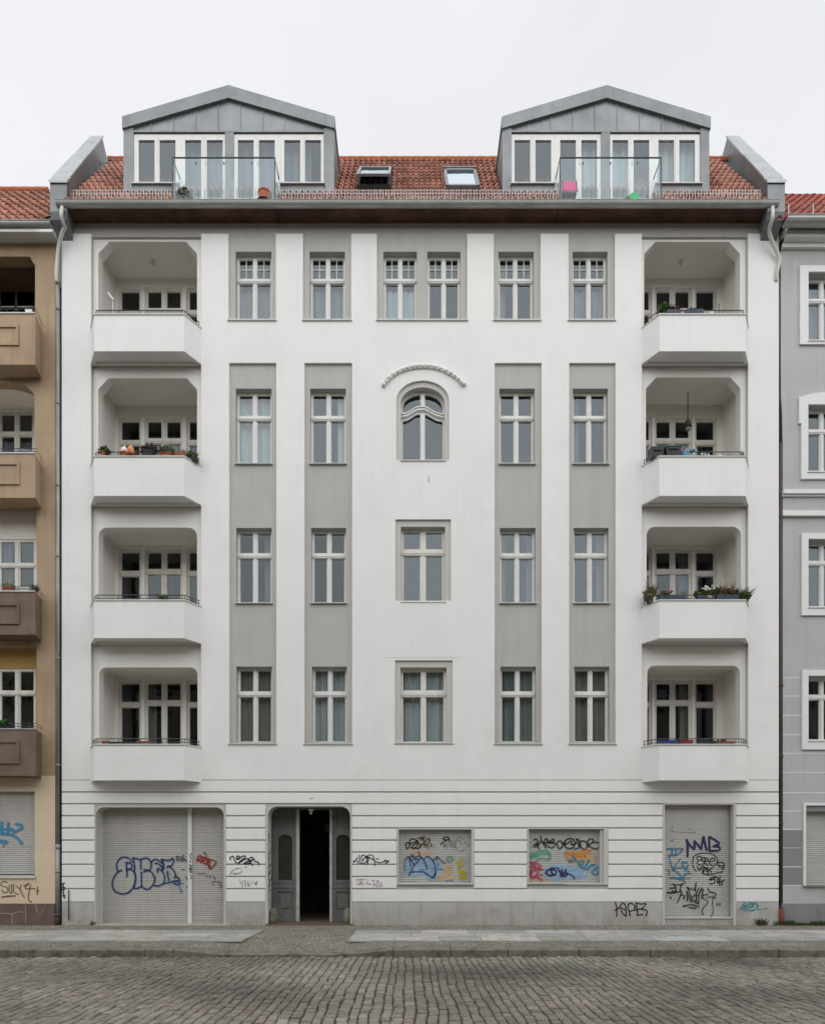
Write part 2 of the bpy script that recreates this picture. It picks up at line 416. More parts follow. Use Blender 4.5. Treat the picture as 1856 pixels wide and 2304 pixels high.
# kerb stones
b = MB(); x = -20.3
edges = []
while x < 20:
    nx_ = x + random.choice([1.05, 1.2, 1.3, 1.15])
    for q in (DX0-.95, DX0, DX1, DX1+.95):
        if x < q < nx_ or abs(nx_-q) < .3:
            nx_ = q; break
    if nx_ <= x + .05: nx_ = x + 1.1
    za, zb = kerb_drop(x+.001)+.004, kerb_drop(nx_-.001)+.004
    j = random.uniform(-.006,.006)
    y0 = KY0 + j; g = .007
    c = .02
    vs = [(x+g,y0,-.2),(nx_-g,y0,-.2),(x+g,y0-.004,za-c),(nx_-g,y0-.004,zb-c),(x+g,y0+c,za),(nx_-g,y0+c,zb),(x+g,KY1+.01,za+.004),(nx_-g,KY1+.01,zb+.004),(x+g,KY1+.01,-.2),(nx_-g,KY1+.01,-.2)]
    b.add(vs, [(0,1,3,2),(2,3,5,4),(4,5,7,6),(6,7,9,8),(0,2,4,6,8),(9,7,5,3,1)])
    x = nx_
struct(b.build('kerb', M['kerb']))
# cobbled carriageway: every stone its own low dome
b = MB(); rnd = random.Random(3)
def wob(x, y): return .045*noise.noise((x*.9, y*.8, 1.7)) + .022*noise.noise((x*2.3, y*2.1, 4.2)) + .012*noise.noise((x*7, y*6, 2))
col_x = -13.5
while col_x < 13.5:
    wdt = rnd.uniform(.105, .145)
    y = -4.31 - rnd.uniform(0, .15)
    while y > -11.2:
        ln = rnd.choice([.12,.14,.16,.18,.20,.23])*rnd.uniform(.94,1.06)
        g = .007
        xa, xb, ya, yb = col_x+g, col_x+wdt-g, y-ln+g, y-g
        base = rnd.choice([(.158,.138,.122),(.142,.132,.120),(.168,.143,.126),(.128,.124,.114),(.148,.138,.124),(.180,.160,.142)])
        pn = .70 + .62*(noise.noise((col_x*.45, y*.6, 5)) + .5)
        gnn = noise.noise((col_x*.6, y*.9, 9))
        k = 1.2*rnd.uniform(.86,1.12)*pn
        cc = (base[0]*k*.99*(1-.14*max(0,gnn)), base[1]*k, base[2]*k*.94*(1-.12*max(0,gnn)))
        h = -.122 + rnd.uniform(-.007,.007) + .02*noise.noise((col_x*.3, y*.3, 0)); tx = rnd.uniform(-.005,.005); ty = rnd.uniform(-.005,.005)
        vs = []
        def P(u, v, z):
            x_ = xa + (xb-xa)*u; y_ = ya + (yb-ya)*v
            return (x_ + wob(x_, y_), y_ + .02*noise.noise((x_*2.2, y_*.8, 3)), z)
        i_ = .16 + rnd.uniform(-.03,.05)
        sx_ = rnd.uniform(-.05,.05); jx = [sx_+rnd.uniform(-.05,.05) for _ in range(8)]
        vs = [P(0+jx[0],0,h-.035),P(1+jx[1],0,h-.035),P(1+jx[2],1,h-.035),P(0+jx[3],1,h-.035),
              P(.04+jx[0],.04,h-.008),P(.96+jx[1],.04,h-.008),P(.96+jx[2],.96,h-.008),P(.04+jx[3],.96,h-.008),
              P(i_,i_,h-tx-ty),P(1-i_,i_,h+tx-ty),P(1-i_,1-i_,h+tx+ty),P(i_,1-i_,h-tx+ty)]
        b.add(vs, [(0,1,5,4),(1,2,6,5),(2,3,7,6),(3,0,4,7),(4,5,9,8),(5,6,10,9),(6,7,11,10),(7,4,8,11),(8,9,10,11)], cc)
        y -= ln
    col_x += wdt
o = struct(b.build('cobbled_road', M['stone'], smooth=False))
# cement patch in front of the gateway shutters
b = MB(); b.box(X(216), X(520), -.16, .36, .0, .026); struct(b.build('threshold_strip', M['cement']))

# ------------------------------------------------------------------ main building
BL, BR = X(139), X(1752)
bld = thing('apartment_building', 'white five storey apartment house with grey window strips, corner loggias and two zinc dormers', 'building', (0, 0, 0))
ZT = Z(525)            # top of white pilasters
ZB = Z(1755)           # top of rusticated base
SOF = Z(503, .058)
UND = [14.05, 10.52, 7.05, 3.58]                 # undersides of the balconies, top to bottom
LOGX = [(X(204.5), X(452.5)), (X(1444), X(1683.5))]

def ell(cx, a, zs, b_, zb, n=14):
    """outline with an elliptical head: centre x, half width, springing z, rise, bottom z"""
    pts = [(cx-a, zb), (cx+a, zb)]
    for i in range(n+1):
        t = pi*i/n
        pts.append((cx + a*cos(t), zs + b_*sin(t)))
    return pts
CX = X(951)
sur3 = ell(CX, 59.5/S, Z(901), 45/S, Z(1036)); op3 = ell(CX, 49.3/S, Z(903), 35/S, Z(1036))
sur2 = rect(X(889.6), X(1014.6), Z(1352), Z(1168.6)); op2 = rect(X(902), X(1001.5), Z(1352), Z(1183))
sur1 = rect(X(888.6), X(1018), Z(1672), Z(1486)); op1 = rect(X(900.5), X(1005), Z(1670), Z(1500.7))
PAN4 = [(514,620.5),(681.5,790),(848,1051),(1111,1216),(1279,1383.5)]
PAN = [(515.5,621.5),(685,792),(1113,1218.5),(1280.5,1385)]
# white skin
top = [(X(a), X(c), Z(718)) for a, c in PAN4]
rec = sorted([(LOGX[0][0], LOGX[0][1], UND[0]), (LOGX[1][0], LOGX[1][1], UND[0])] + top)
outl = [(BL, ZB), (BR, ZB), (BR, ZT)]
for x0, x1, zb in reversed(rec):
    outl += [(x1, ZT), (x1, zb), (x0, zb), (x0, ZT)]
outl += [(BL, ZT)]
holes = [rect(X(a), X(c), Z(1673), Z(816)) for a, c in PAN] + [sur3, sur2, sur1]
FLOOR = [u + .16 for u in UND]
for lx in LOGX:
    for i in (1, 2, 3):
        holes.append(rect(lx[0], lx[1], FLOOR[i], UND[i-1] - .0))
# top loggia notch goes down to floor level (hidden by the parapet)
def bb(l): return (min(p[0] for p in l), max(p[0] for p in l), min(p[1] for p in l), max(p[1] for p in l))
notch = [(x0, x1, zb, ZT+.01) for x0, x1, zb in rec]
fb_ = MB().wallgrid(BL, BR, ZB, ZT, notch + [bb(h) for h in holes], 0, .06)
def arch_fill(mb, loop, y0, y1):
    x0, x1, z0, z1 = bb(loop); head = loop[2:]; mid_i = len(head)//2
    for part, cx_ in ((head[:mid_i+1], x1), (head[mid_i:], x0)):
        for a_, b_ in zip(part, part[1:]):
            mb.add([(a_[0],y0,a_[1]),(b_[0],y0,b_[1]),(cx_,y0,z1)], [(0,1,2)])
            mb.add([(a_[0],y0,a_[1]),(b_[0],y0,b_[1]),(b_[0],y1,b_[1]),(a_[0],y1,a_[1])], [(0,1,2,3)])
arch_fill(fb_, sur3, 0, .06)
fb_.build('facade_wall', M['white'], bld)
# thin raised field around the central windows
arc = [(863.5,869),(872,858),(886,846),(901,837),(918,831),(935,827.5),(951,826.5),(970,828.5),(989,833),(1007,840),(1023,850),(1034,859),(1042,868)]
fld = [(X(1036), Z(1480)), (X(1036), Z(868))] + [(X(a), Z(c)) for a, c in reversed(arc[1:-1])] + [(X(866), Z(868)), (X(866), Z(1480))]
MB().plate([fld, sur3, sur2], -.005, 0).build('raised_field', M['white'], bld)
# grey recessed skin with the window openings
WINS = []   # (x0,x1,z0,z1,transom,kind)
for (a, c) in ((528.5,609.5),(695.5,775.5),(862,938),(961.5,1036.5),(1122,1202),(1289.5,1368.5)):
    WINS.append((a, c, 718, 560.5, 633, 4))
for (a, c) in ((528.6,609.6),(696.8,777.5),(1124,1204),(1290,1369.5)): WINS.append((a, c, 1038.5, 870, 942, 3))
for (a, c) in ((529.8,610),(699,777.8),(1125.3,1206),(1292,1370.8)): WINS.append((a, c, 1353, 1185, 1251.5, 2))
for (a, c) in ((530.2,610.8),(701,780),(1126.5,1207),(1293,1373)): WINS.append((a, c, 1669.5, 1498.5, 1563, 1))
gout = [(BL, ZB-.2), (BR, ZB-.2), (BR, SOF+.05), (BL, SOF+.05)]
gh = [rect(X(a), X(c), Z(z0), Z(z1)) for a, c, z0, z1, _, _ in WINS] + [sur3, sur2, sur1]
for lx in LOGX:
    gh.append(rect(lx[0], lx[1], FLOOR[0], Z(527)))
    for i in (1, 2, 3): gh.append(rect(lx[0], lx[1], FLOOR[i], UND[i-1]))
gb_ = MB().wallgrid(BL, BR, ZB-.2, SOF+.05, [bb(h) for h in gh], .06, .30); arch_fill(gb_, sur3, .06, .30)
gb_.build('recessed_wall', M['grey'], bld)
for so_, op_ in ((sur3, op3), (sur2, op2), (sur1, op1)):
    MB().plate([so_, op_], .045, .30).build('window_surround', M['palegrey'], bld)

# garland over the arched window
b = MB(); g = [(863,869),(886,845.5),(918,831.5),(951,827),(989,832),(1023,849.6),(1042,867)]
def catmull(pts, k=8):
    if len(pts) < 3: return [tuple(p) for p in pts]
    P_ = [pts[0]] + list(pts) + [pts[-1]]; o = []
    for i in range(1, len(P_)-2):
        p0, p1, p2, p3 = P_[i-1], P_[i], P_[i+1], P_[i+2]
        for j in range(k):
            t = j/k
            o.append(tuple(.5*((2*p1[q]) + (-p0[q]+p2[q])*t + (2*p0[q]-5*p1[q]+4*p2[q]-p3[q])*t*t + (-p0[q]+3*p1[q]-3*p2[q]+p3[q])*t**3) for q in range(len(p1))))
    o.append(tuple(pts[-1])); return o
gc = catmull(g, 6)
b.tube([(X(a), -.02, Z(c+1)) for a, c in gc], .026, 8)
for i, (a, c) in enumerate(gc):
    if i % 2 == 0: b.blob((X(a), -.045, Z(c-1.5)), (.052, .05, .05), 8, 6, jit=.14)
    else:
        b.blob((X(a-1.5), -.03, Z(c-4.5)), (.04, .035, .042), 8, 6, jit=.2); b.blob((X(a+2), -.03, Z(c-2)), (.035, .04, .035), 8, 6, jit=.2)
b.blob((X(1044), -.03, Z(866)), (.06,.05,.03)); b.blob((X(862.5), -.03, Z(867.5)), (.05,.05,.04))
b.build('garland', M['white'], bld, smooth=True)

def curtain_mesh(x0, x1, z0, z1, y, fold=.02, freq=None, split=None):
    b = MB(); n_ = max(8, int((x1-x0)/.012)); f = freq or random.uniform(9, 15); ph = random.uniform(0, 6)
    rows = 3
    for i in range(n_+1):
        u = i/n_; x = x0+(x1-x0)*u
        for r_ in range(rows):
            v = r_/(rows-1)
            yy = y + fold*sin((x*f*2*pi/2.5)+ph + v*.6)+fold*.5*sin(x*f*5.1+ph*2+v)
            b.v.append((x, yy, z0+(z1-z0)*v))
    for i in range(n_):
        for r_ in range(rows-1):
            a = i*rows+r_; b.f.append((a, a+rows, a+rows+1, a+1))
    return b

def window(parent, x0, x1, z0, z1, zt, y, cols=2, muntin=False, glass='glass', frame='frame', fb=.05, mw=.105, tw=.13, head=.06,
           curtain=None, cmat='curtain', sill=None, lowglass=None, name='window', open_leaf=None, base=.03):
    """casement window: box frame with mullion and transom; glass, curtain and sill are its children"""
    f = MB(); T = .055
    # outer frame
    f.box(x0, x0+fb, y, y+T, z0, z1); f.box(x1-fb, x1, y, y+T, z0, z1)
    f.box(x0+fb, x1-fb, y, y+T, z1-head, z1); f.box(x0+fb, x1-fb, y, y+T, z0, z0+base)
    ix0, ix1, iz0, iz1 = x0+fb, x1-fb, z0+base, z1-head
    cw = (ix1-ix0-(cols-1)*mw)/cols
    tb, tt = (zt-tw/2, zt+tw/2) if zt else (iz0, iz0)
    if zt:
        f.box(ix0, ix1, y-.012, y+T-.003, tb, tt)
        f.box(x0+.004, x1-.004, y-.032, y-.012, tb+tw*.30, tb+tw*.62)         # moulded transom
        f.box(x0+.010, x1-.010, y-.020, y-.012, tb+tw*.06, tb+tw*.30)
    for k in range(cols-1):
        mx0 = ix0+cw*(k+1)+mw*k
        f.box(mx0, mx0+mw, y+.003, y+T-.005, iz0, tb if zt else iz1)
        f.box(mx0+mw*.3, mx0+mw*.7, y-.014, y+.003, iz0, tb if zt else iz1)
        if zt:
            f.box(mx0, mx0+mw, y+.003, y+T-.005, tt, iz1); f.box(mx0+mw*.22, mx0+mw*.78, y-.010, y+.003, tt, iz1)
    panes = []
    for k in range(cols):
        a = ix0+(cw+mw)*k
        if zt: panes.append((a, a+cw, tt, iz1, 'u')); panes.append((a, a+cw, iz0, tb, 'l'))
        else: panes.append((a, a+cw, iz0, iz1, 'l'))
    gl = MB()
    for (a, c, d0, d1, k) in panes:
        e_ = .012                                          # slim sash edge
        f.box(a, a+e_, y+.014, y+T-.008, d0, d1); f.box(c-e_, c, y+.014, y+T-.008, d0, d1)
        f.box(a+e_, c-e_, y+.014, y+T-.008, d0, d0+e_*1.5); f.box(a+e_, c-e_, y+.014, y+T-.008, d1-e_, d1)
        if muntin and k == 'u':
            mc = (a+c)/2; mz = (d0+d1)/2
            f.box(mc-.009, mc+.009, y+.018, y+T-.012, d0+.018, d1-.012)
            f.box(a+e_, mc-.009, y+.020, y+T-.012, mz-.009, mz+.009); f.box(mc+.009, c-e_, y+.020, y+T-.012, mz-.009, mz+.009)
        gl.add([(a, y+.035, d0), (c, y+.035, d0), (c, y+.035, d1), (a, y+.035, d1)], [(0,1,2,3)])
    fr = f.build(name, M[frame], parent)
    gl.build('pane', M[glass], fr)
    if curtain:
        if curtain == 'full': cb = curtain_mesh(ix0-.02, ix1+.02, iz0, iz1+.02, y+.17)
        elif curtain == 'lower': cb = curtain_mesh(ix0-.02, ix1+.02, iz0, tb-.07, y+.15)
        elif curtain == 'right':
            cb = curtain_mesh(ix1-cw*.55, ix1+.05, iz0, iz1+.02, y+.17, .025)
        elif curtain == 'left': cb = curtain_mesh(ix0-.04, ix0+cw*.5, iz0, iz1+.02, y+.17, .025)
        elif curtain == 'sides':
            cb = curtain_mesh(ix0-.04, ix0+cw*.4, iz0, iz1+.02, y+.17, .025)
            c2 = curtain_mesh(ix1-cw*.4, ix1+.04, iz0, iz1+.02, y+.17, .025); cb.add(c2.v, c2.f)
        cb.build('curtain', M[cmat], fr, smooth=True)
    if sill:
        sx0, sx1, prot = sill
        sb = MB(); sb.add([(sx0, -prot, z0-.028), (sx1, -prot, z0-.028), (sx1, y+.01, z0+.006), (sx0, y+.01, z0+.006),
                           (sx0, -prot, z0-.045), (sx1, -prot, z0-.045), (sx1, y+.01, z0-.03), (sx0, y+.01, z0-.03)],
                          [(0,1,2,3),(4,5,1,0),(7,6,5,4),(5,6,2,1),(4,0,3,7)])
        sb.build('sill', M['zinc_paint'], fr)
    return fr

CUR = {4: ['lower','lower','lower',None,'left','lower'], 3: ['full','right',None,'left'], 2: ['right', None, 'sides', 'right'], 1: ['full','full','full','full']}
CM = {4: ['curtain_grey','curtain_grey','curtain','curtain_grey','curtain_grey','curtain_grey'], 3: ['curtain','curtain','curtain_grey','curtain_grey'],
      2: ['curtain_grey','curtain_grey','curtain_grey','curtain_grey'], 1: ['curtain_warm','curtain','curtain_teal','curtain_warm']}
cnt = {4:0,3:0,2:0,1:0}
for (a, c, z0, z1, zt, kd) in WINS:
    i = cnt[kd]; cnt[kd] += 1
    dd = .21
    window(bld, X(a), X(c), Z(z0), Z(z1), Z(zt, dd), dd, muntin=(kd == 4), frame='frame',
           glass='glass' if kd >= 3 or i > 1 and kd == 2 else ('glass_log' if kd == 2 else 'glass_dark'), curtain=CUR[kd][i], cmat=CM[kd][i],
           sill=(X(a)-.02, X(c)+.03, .0) if kd in (2,3) else None, head=.055, tw=.13 if kd != 4 else .12, mw=.105 if kd != 4 else .095)
# shared sills under the strips
for (a, c) in PAN4: MB().box(X(a)-.02, X(c)+.02, -.035, .08, Z(718)-.045, Z(718)-.012).build('sill', M['zinc_paint'], bld)
for (a, c) in PAN: MB().box(X(a)-.02, X(c)+.02, -.035, .08, Z(1673)-.03, Z(1673)).build('sill', M['zinc_paint'], bld)
window(bld, X(902), X(1001.5), Z(1352), Z(1183), Z(1244, .2), .2, mw=.13, tw=.16, fb=.06, frame='framegrey', sill=(X(901), X(1004), .02))
window(bld, X(900.5), X(1005), Z(1670), Z(1500.7), Z(1562, .2), .2, mw=.12, tw=.16, fb=.06, curtain='full', frame='framegrey', glass='glass_dark', sill=(X(887), X(1020), .03))
# arched window with a swung transom
f = MB(); yA = .2
def inset_arch(a, b_, zs, zb, x_from, x_to, n=10):
    pts = []
    for i in range(n+1):
        x = x_from + (x_to-x_from)*i/n
        t = max(-1, min(1, (x-CX)/a)); pts.append((x, zs + b_*sqrt(max(0, 1-t*t))))
    return pts
cxp = 951
trU = catmull([(902,933),(918,929.5),(935,918.5),(945.5,916.7),(956.5,916.7),(971,924.6),(983,930.6),(1000,934)], 3)
mid = [(X(a, yA), Z(c, yA)) for a, c in trU]
aw = 49.3/S-.045
# upper panes
def tz(x, off):
    for (p_, q_) in zip(mid, mid[1:]):
        if p_[0] <= x <= q_[0]:
            t = (x-p_[0])/(q_[0]-p_[0]+1e-9); return p_[1]+(q_[1]-p_[1])*t+off
    return (mid[0][1] if x < mid[0][0] else mid[-1][1])+off
def pane_up(xa, xb):
    up = inset_arch(aw, 35/S-.07, Z(903), 0, xb, xa, 10)
    lo = [(xa+(xb-xa)*i/8, tz(xa+(xb-xa)*i/8, .01)) for i in range(9)]
    return lo + up
def pane_lo(xa, xb):
    up = [(xb+(xa-xb)*i/8, tz(xb+(xa-xb)*i/8, -.17)) for i in range(9)]
    return [(xa, Z(1034)), (xb, Z(1034))] + up
P4_ = [pane_up(CX-aw, CX-.06), pane_up(CX+.06, CX+aw), pane_lo(CX-aw, CX-.06), pane_lo(CX+.06, CX+aw)]
f.plate([op3] + P4_, yA, yA+.05)
b2_ = [(p_[0], p_[1]) for p_ in mid]
def band(o0, o1, y0, y1):
    lo = [(x_, z_+o0) for x_, z_ in b2_]; hi = [(x_, z_+o1) for x_, z_ in reversed(b2_)]
    f.plate([lo+hi], y0, y1)
band(-.115, .0, yA-.030, yA); band(-.095, -.06, yA-.05, yA-.035); band(-.03, 0, yA-.06, yA-.035)
f.box(CX-.035, CX+.035, yA-.02, yA, Z(1035), Z(930)); f.box(CX-.035, CX+.035, yA-.02, yA, Z(914), Z(877))
fr = f.build('arched_window', M['frame'], bld)
MB().plate([op3], yA+.06, yA+.062).build('pane', M['glass'], fr)
MB().box(X(901), X(1003), -.03, .2, Z(1038), Z(1035.5)).build('sill', M['zinc_paint'], fr)

# ---- interior behind the facade: floors, partition walls and a back wall
b = MB()
for zf in (FLOOR[3]-.2, FLOOR[2]-.2, FLOOR[1]-.2, FLOOR[0]-.2, SOF+.03):
    b.box(X(455), X(1440), .31, 5.0, zf, zf+.12)
b.box(BL, BR, 5.0, 5.1, 0, SOF+.5)
for xp in (X(455), X(655), X(825), X(1075), X(1245), X(1437)): b.box(xp, xp+.08, .31, 5.0, FLOOR[3]-.08, SOF+.03)
for lx in LOGX:
    for zf in (FLOOR[3], FLOOR[2], FLOOR[1], FLOOR[0], SOF+.03):
        b.box(lx[0]-.9, lx[1]+.9, 1.42, 5.0, zf-.2, zf-.05)
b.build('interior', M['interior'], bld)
# outer side and back walls so the house is solid from any side
b = MB(); b.box(BL, BL+.05, .30, 11, 0, SOF); b.box(BR-.05, BR, .30, 11, 0, SOF); b.box(BL, BR, 11, 11.2, 0, SOF+1)
b.build('side_wall', M['grey'], bld)

# ------------------------------------------------------------------ loggias and balconies
YA = .12; YB = 1.25
PT_PX = [708.5, 1028.5, 1352.0, 1677.0]
PTOP = [Z(p_, -.4) for p_ in PT_PX]
ARCH = [[(221, 443.5, 543, 26, 'c'), (221, 443.5, 850.7, 24, 'c'), (221.5, 443.5, 1187, 20, 'r'), (223, 444.5, 1502, 17, 'r')],
        [(1449, 1665, 543.5, 26, 'c'), (1453, 1666, 848.6, 24, 'c'), (1454.5, 1667, 1185, 20, 'r'), (1456, 1665, 1498, 17, 'r')]]
PANT = [17.02, 13.50, 9.96, 6.41]
def roundrect_top(x0, x1, z0, z1, r, kind):
    pts = [(x0, z0), (x1, z0)]
    if kind == 'c':
        pts += [(x1, z1-r*1.08), (x1-r*.10, z1-r*.93), (x1-r*.88, z1-r*.1), (x1-r, z1), (x0+r, z1), (x0+r*.88, z1-r*.1), (x0+r*.10, z1-r*.93), (x0, z1-r*1.08)]
    else:
        for i in range(9): t = pi/2*i/8; pts.append((x1-r+r*cos(t), z1-r+r*sin(t)))
        for i in range(9): t = pi/2+pi/2*i/8; pts.append((x0+r+r*cos(t), z1-r+r*sin(t)))
    return pts
def path_off(lx, off, yo=0.0):
    c = .28; x0, x1 = lx; yf = -.40-off
    return [(x0-off*.8, .0), (x0+c-off*.45, yf), (x1-c+off*.45, yf), (x1+off*.8, .0)]
for s_, lx in enumerate(LOGX):
    for i in range(4):
        fz = FLOOR[i]; zt_ = (Z(527) if i == 0 else UND[i-1])
        a = ARCH[s_][i]
        hx0, hx1 = X(a[0], YA), X(a[1], YA); hz = Z(a[2], YA)
        lg = MB().plate([rect(lx[0], lx[1], fz, zt_), roundrect_top(hx0, hx1, fz+.002, hz, a[3]/S, a[4])], YA, YA+.25).build('loggia', M['loggia'], bld)
        # loggia room: side walls, ceiling, floor, back wall with openings
        r = MB(); xa, xb = lx[0]+.02, lx[1]-.02; cz = hz+.10
        r.add([(xa,YA+.25,fz),(xa,YB,fz),(xa,YB,cz),(xa,YA+.25,cz)], [(0,1,2,3)])
        r.add([(xb,YA+.25,fz),(xb,YB,fz),(xb,YB,cz),(xb,YA+.25,cz)], [(3,2,1,0)])
        r.add([(xa,YA+.25,cz),(xb,YA+.25,cz),(xb,YB,cz),(xa,YB,cz)], [(0,1,2,3)])
        r.add([(xa,.125,fz),(xb,.125,fz),(xb,YB,fz),(xa,YB,fz)], [(3,2,1,0)])
        pt = PANT[i]
        if s_ == 0: units = [(266, 317, 1, fz+.02, 'd'), (325.5, 410, 2, fz+.75, 'w'), (419.5, 470, 1, fz+.02, 'd')]
        else: units = [(1417.5, 1467, 1, fz+.02, 'd'), (1473, 1557, 2, fz+.75, 'w'), (1563, 1613, 1, fz+.02, 'd')]
        hl = []
        for (u0, u1, nc, zb_, kk) in units:
            ux0, ux1 = max(X(u0, YB), xa+.01), min(X(u1, YB), xb-.01); hl.append((ux0, ux1, zb_, pt+.08, nc, kk))
        r.plate([rect(xa, xb, fz, cz)] + [rect(h[0], h[1], h[2], h[3]) for h in hl], YB, YB+.12)
        room = r.build('loggia_room', M['loggia_in'], lg)
        for (ux0, ux1, zb_, zz1, nc, kk) in hl:
            ztr = pt - (.46 if nc == 2 else .51) - .07
            cur = None; cm_ = 'curtain_warm'
            if (s_, i) in ((0,3),(1,3)) and nc == 2: cur = 'left' if s_ == 0 else 'right'
            if (s_, i) == (0, 1) and nc == 2: cur = 'lower'; cm_ = 'curtain'
            if (s_, i) == (1, 2) and nc == 2: cur = 'right'; cm_ = 'curtain_grey'
            window(lg, ux0, ux1, zb_, zz1, ztr, YB+.05, cols=nc, fb=.058, mw=.135, tw=.14, head=.08, glass='glass_log', frame='framegrey',
                   curtain=cur, cmat=cm_)
        # cantilevered balcony in front
        zb_, zt2 = UND[i], PTOP[i]
        po = path_off(lx, 0); pi_ = path_off(lx, -.12)
        m_ = MB(); n4 = 4
        vs = [(p_[0], p_[1], zb_) for p_ in po] + [(p_[0], p_[1], zt2) for p_ in po] + [(p_[0], p_[1]+(.0), zb_) for p_ in pi_] + [(p_[0], p_[1], zt2) for p_ in pi_]
        fs = []
        for k in range(3):
            fs += [(k, k+1, k+5, k+4), (k+8, k+12, k+13, k+9), (k+4, k+5, k+13, k+12), (k, k+8, k+9, k+1)]
        m_.add(vs, fs)
        # slab a little above the lip
        m_.add([(p_[0], p_[1], zb_+.045) for p_ in pi_] + [(pi_[3][0], .12, zb_+.045), (pi_[0][0], .12, zb_+.045)] + [(p_[0], p_[1], zb_+.16) for p_ in pi_] + [(pi_[3][0], .12, zb_+.16), (pi_[0][0], .12, zb_+.16)],
               [(5,4,3,2,1,0), (6,7,8,9,10,11)])
        m_.box(lx[0]+.003, lx[1]-.003, .006, .115, zb_+.002, zb_+.157)
        bal = m_.build('balcony', M['white'], bld)
        q0 = path_off(lx, .022); q1 = path_off(lx, -.15)
        cp = MB(); vs = [(p_[0], p_[1]-.0, zt2) for p_ in q0] + [(p_[0], p_[1], zt2+.03) for p_ in q0] + [(p_[0], p_[1], zt2) for p_ in q1] + [(p_[0], p_[1], zt2+.034) for p_ in q1]
        cp.add(vs, fs); cp.build('coping', M['zinc_paint'], bal)
        rl = MB(); rp = path_off(lx, -.06)
        for hh in (.085, .165): rl.tube([(p_[0], p_[1], zt2+hh) for p_ in rp], .011 if hh > .1 else .008, 6)
        for k in range(3):
            for t in ((.04, .5, .96) if k != 1 else (.02, .25, .5, .75, .98)):
                xx = rp[k][0]+(rp[k+1][0]-rp[k][0])*t; yy = rp[k][1]+(rp[k+1][1]-rp[k][1])*t
                rl.box(xx-.007, xx+.007, yy-.007, yy+.007, zt2+.03, zt2+.165)
        rl.build('railing', M['rail'], bal)
# wall pier cheeks beside the loggias are part of the plates; close the top loggia strip under the frieze
MB().box(BL, BR, .05, .30, SOF-.001, SOF+.25).build('frieze', M['grey'], bld)

# ------------------------------------------------------------------ rusticated base
GZ = [1755,1783,1809.5,1836.5,1864,1891.5,1918.5,1946,1973.5,2001,2030]
def rr_open(x0, x1, zb, zt, r):
    return roundrect_top(x0, x1, zb, zt, r, 'r')
OP = {   # inner openings
 'gar': (231.5-16.5, 503.5, 2083, 1817, 18), 'door': (602.5, 788, 2083, 1815, 22), 'w1': (897, 1060.5, 1988, 1867, 0), 'w2': (1189.5, 1358, 1987.5, 1866, 0), 'sh': (1496, 1650, 2083, 1811, 0)}
CAS = {'gar': (213, 508, 1813), 'door': (597.5, 791.5, 1811), 'w1': (893, 1066, 1863.5, 1991.5), 'w2': (1186, 1368, 1863.5, 1991.5), 'sh': (1491, 1655.5, 1807.5)}
zero = -.05
holes = []
out_ = [(BL, zero), ]
# backing wall with notches for openings that reach the ground
def ground_outline(keys, z_top, dst):
    o_ = [(BL, zero)]
    for k in ('gar', 'door', 'sh'):
        x0, x1, _, zt_, r_ = dst[k]
        pts = rr_open(X(x0), X(x1), zero, Z(zt_), max(r_, .5)/S)
        # pts start bottom-left, bottom-right, then round the head right-to-left; need left-to-right
        o_ += [pts[0]] + list(reversed(pts[2:])) + [pts[1]]
    o_ += [(BR, zero), (BR, z_top), (BL, z_top)]
    return o_
go = ground_outline(None, ZB, OP)
MB().plate([go, rect(X(OP['w1'][0]), X(OP['w1'][1]), Z(OP['w1'][2]), Z(OP['w1'][3])), rect(X(OP['w2'][0]), X(OP['w2'][1]), Z(OP['w2'][2]), Z(OP['w2'][3]))], .030, .42).build('base_wall', M['palegrey'], bld)
# bands
bands = MB()
def cuts(zmid):
    r_ = []
    for k in ('gar', 'door', 'sh'):
        if zmid < Z(CAS[k][2]): r_.append((X(CAS[k][0]), X(CAS[k][1])))
    for k in ('w1', 'w2'):
        if Z(CAS[k][3]) < zmid < Z(CAS[k][2]): r_.append((X(CAS[k][0]), X(CAS[k][1])))
    return sorted(r_)
GR = .017
for k in range(len(GZ)-1):
    za, zb_ = Z(GZ[k+1])+GR, Z(GZ[k])-GR
    if k == len(GZ)-2: za = Z(GZ[k+1])
    segs = []; x = BL
    for c0, c1 in cuts((za+zb_)/2): segs.append((x, c0)); x = c1
    segs.append((x, BR))
    for x0, x1 in segs:
        c = .010
        x0b, x1b = x0+(0 if x0 == BL else .004), x1-(0 if x1 == BR else .004)
        bands.add([(x0b,.031,za),(x1b,.031,za),(x1b,.031,zb_),(x0b,.031,zb_),(x0b,.004,za+.002),(x1b,.004,za+.002),(x1b,.004,zb_-.002),(x0b,.004,zb_-.002),
                   (x0b+c*.6,-.004,za+c),(x1b-c*.6,-.004,za+c),(x1b-c*.6,-.004,zb_-c),(x0b+c*.6,-.004,zb_-c)],
                  [(0,1,5,4),(1,2,6,5),(2,3,7,6),(3,0,4,7),(4,5,9,8),(5,6,10,9),(6,7,11,10),(7,4,8,11),(8,9,10,11)])
bands.build('stucco_bands', M['white'], bld)
MB().wallgrid(BL, BR, Z(2029), ZB+.02, [(X(CAS[k][0])-.01, X(CAS[k][1])+.01, -1, Z(CAS[k][2])+.01) if len(CAS[k]) == 3 else (X(CAS[k][0])-.01, X(CAS[k][1])+.01, Z(CAS[k][3])-.01, Z(CAS[k][2])+.01) for k in CAS], .0285, .0295).build('band_joint', M['grey'], bld)
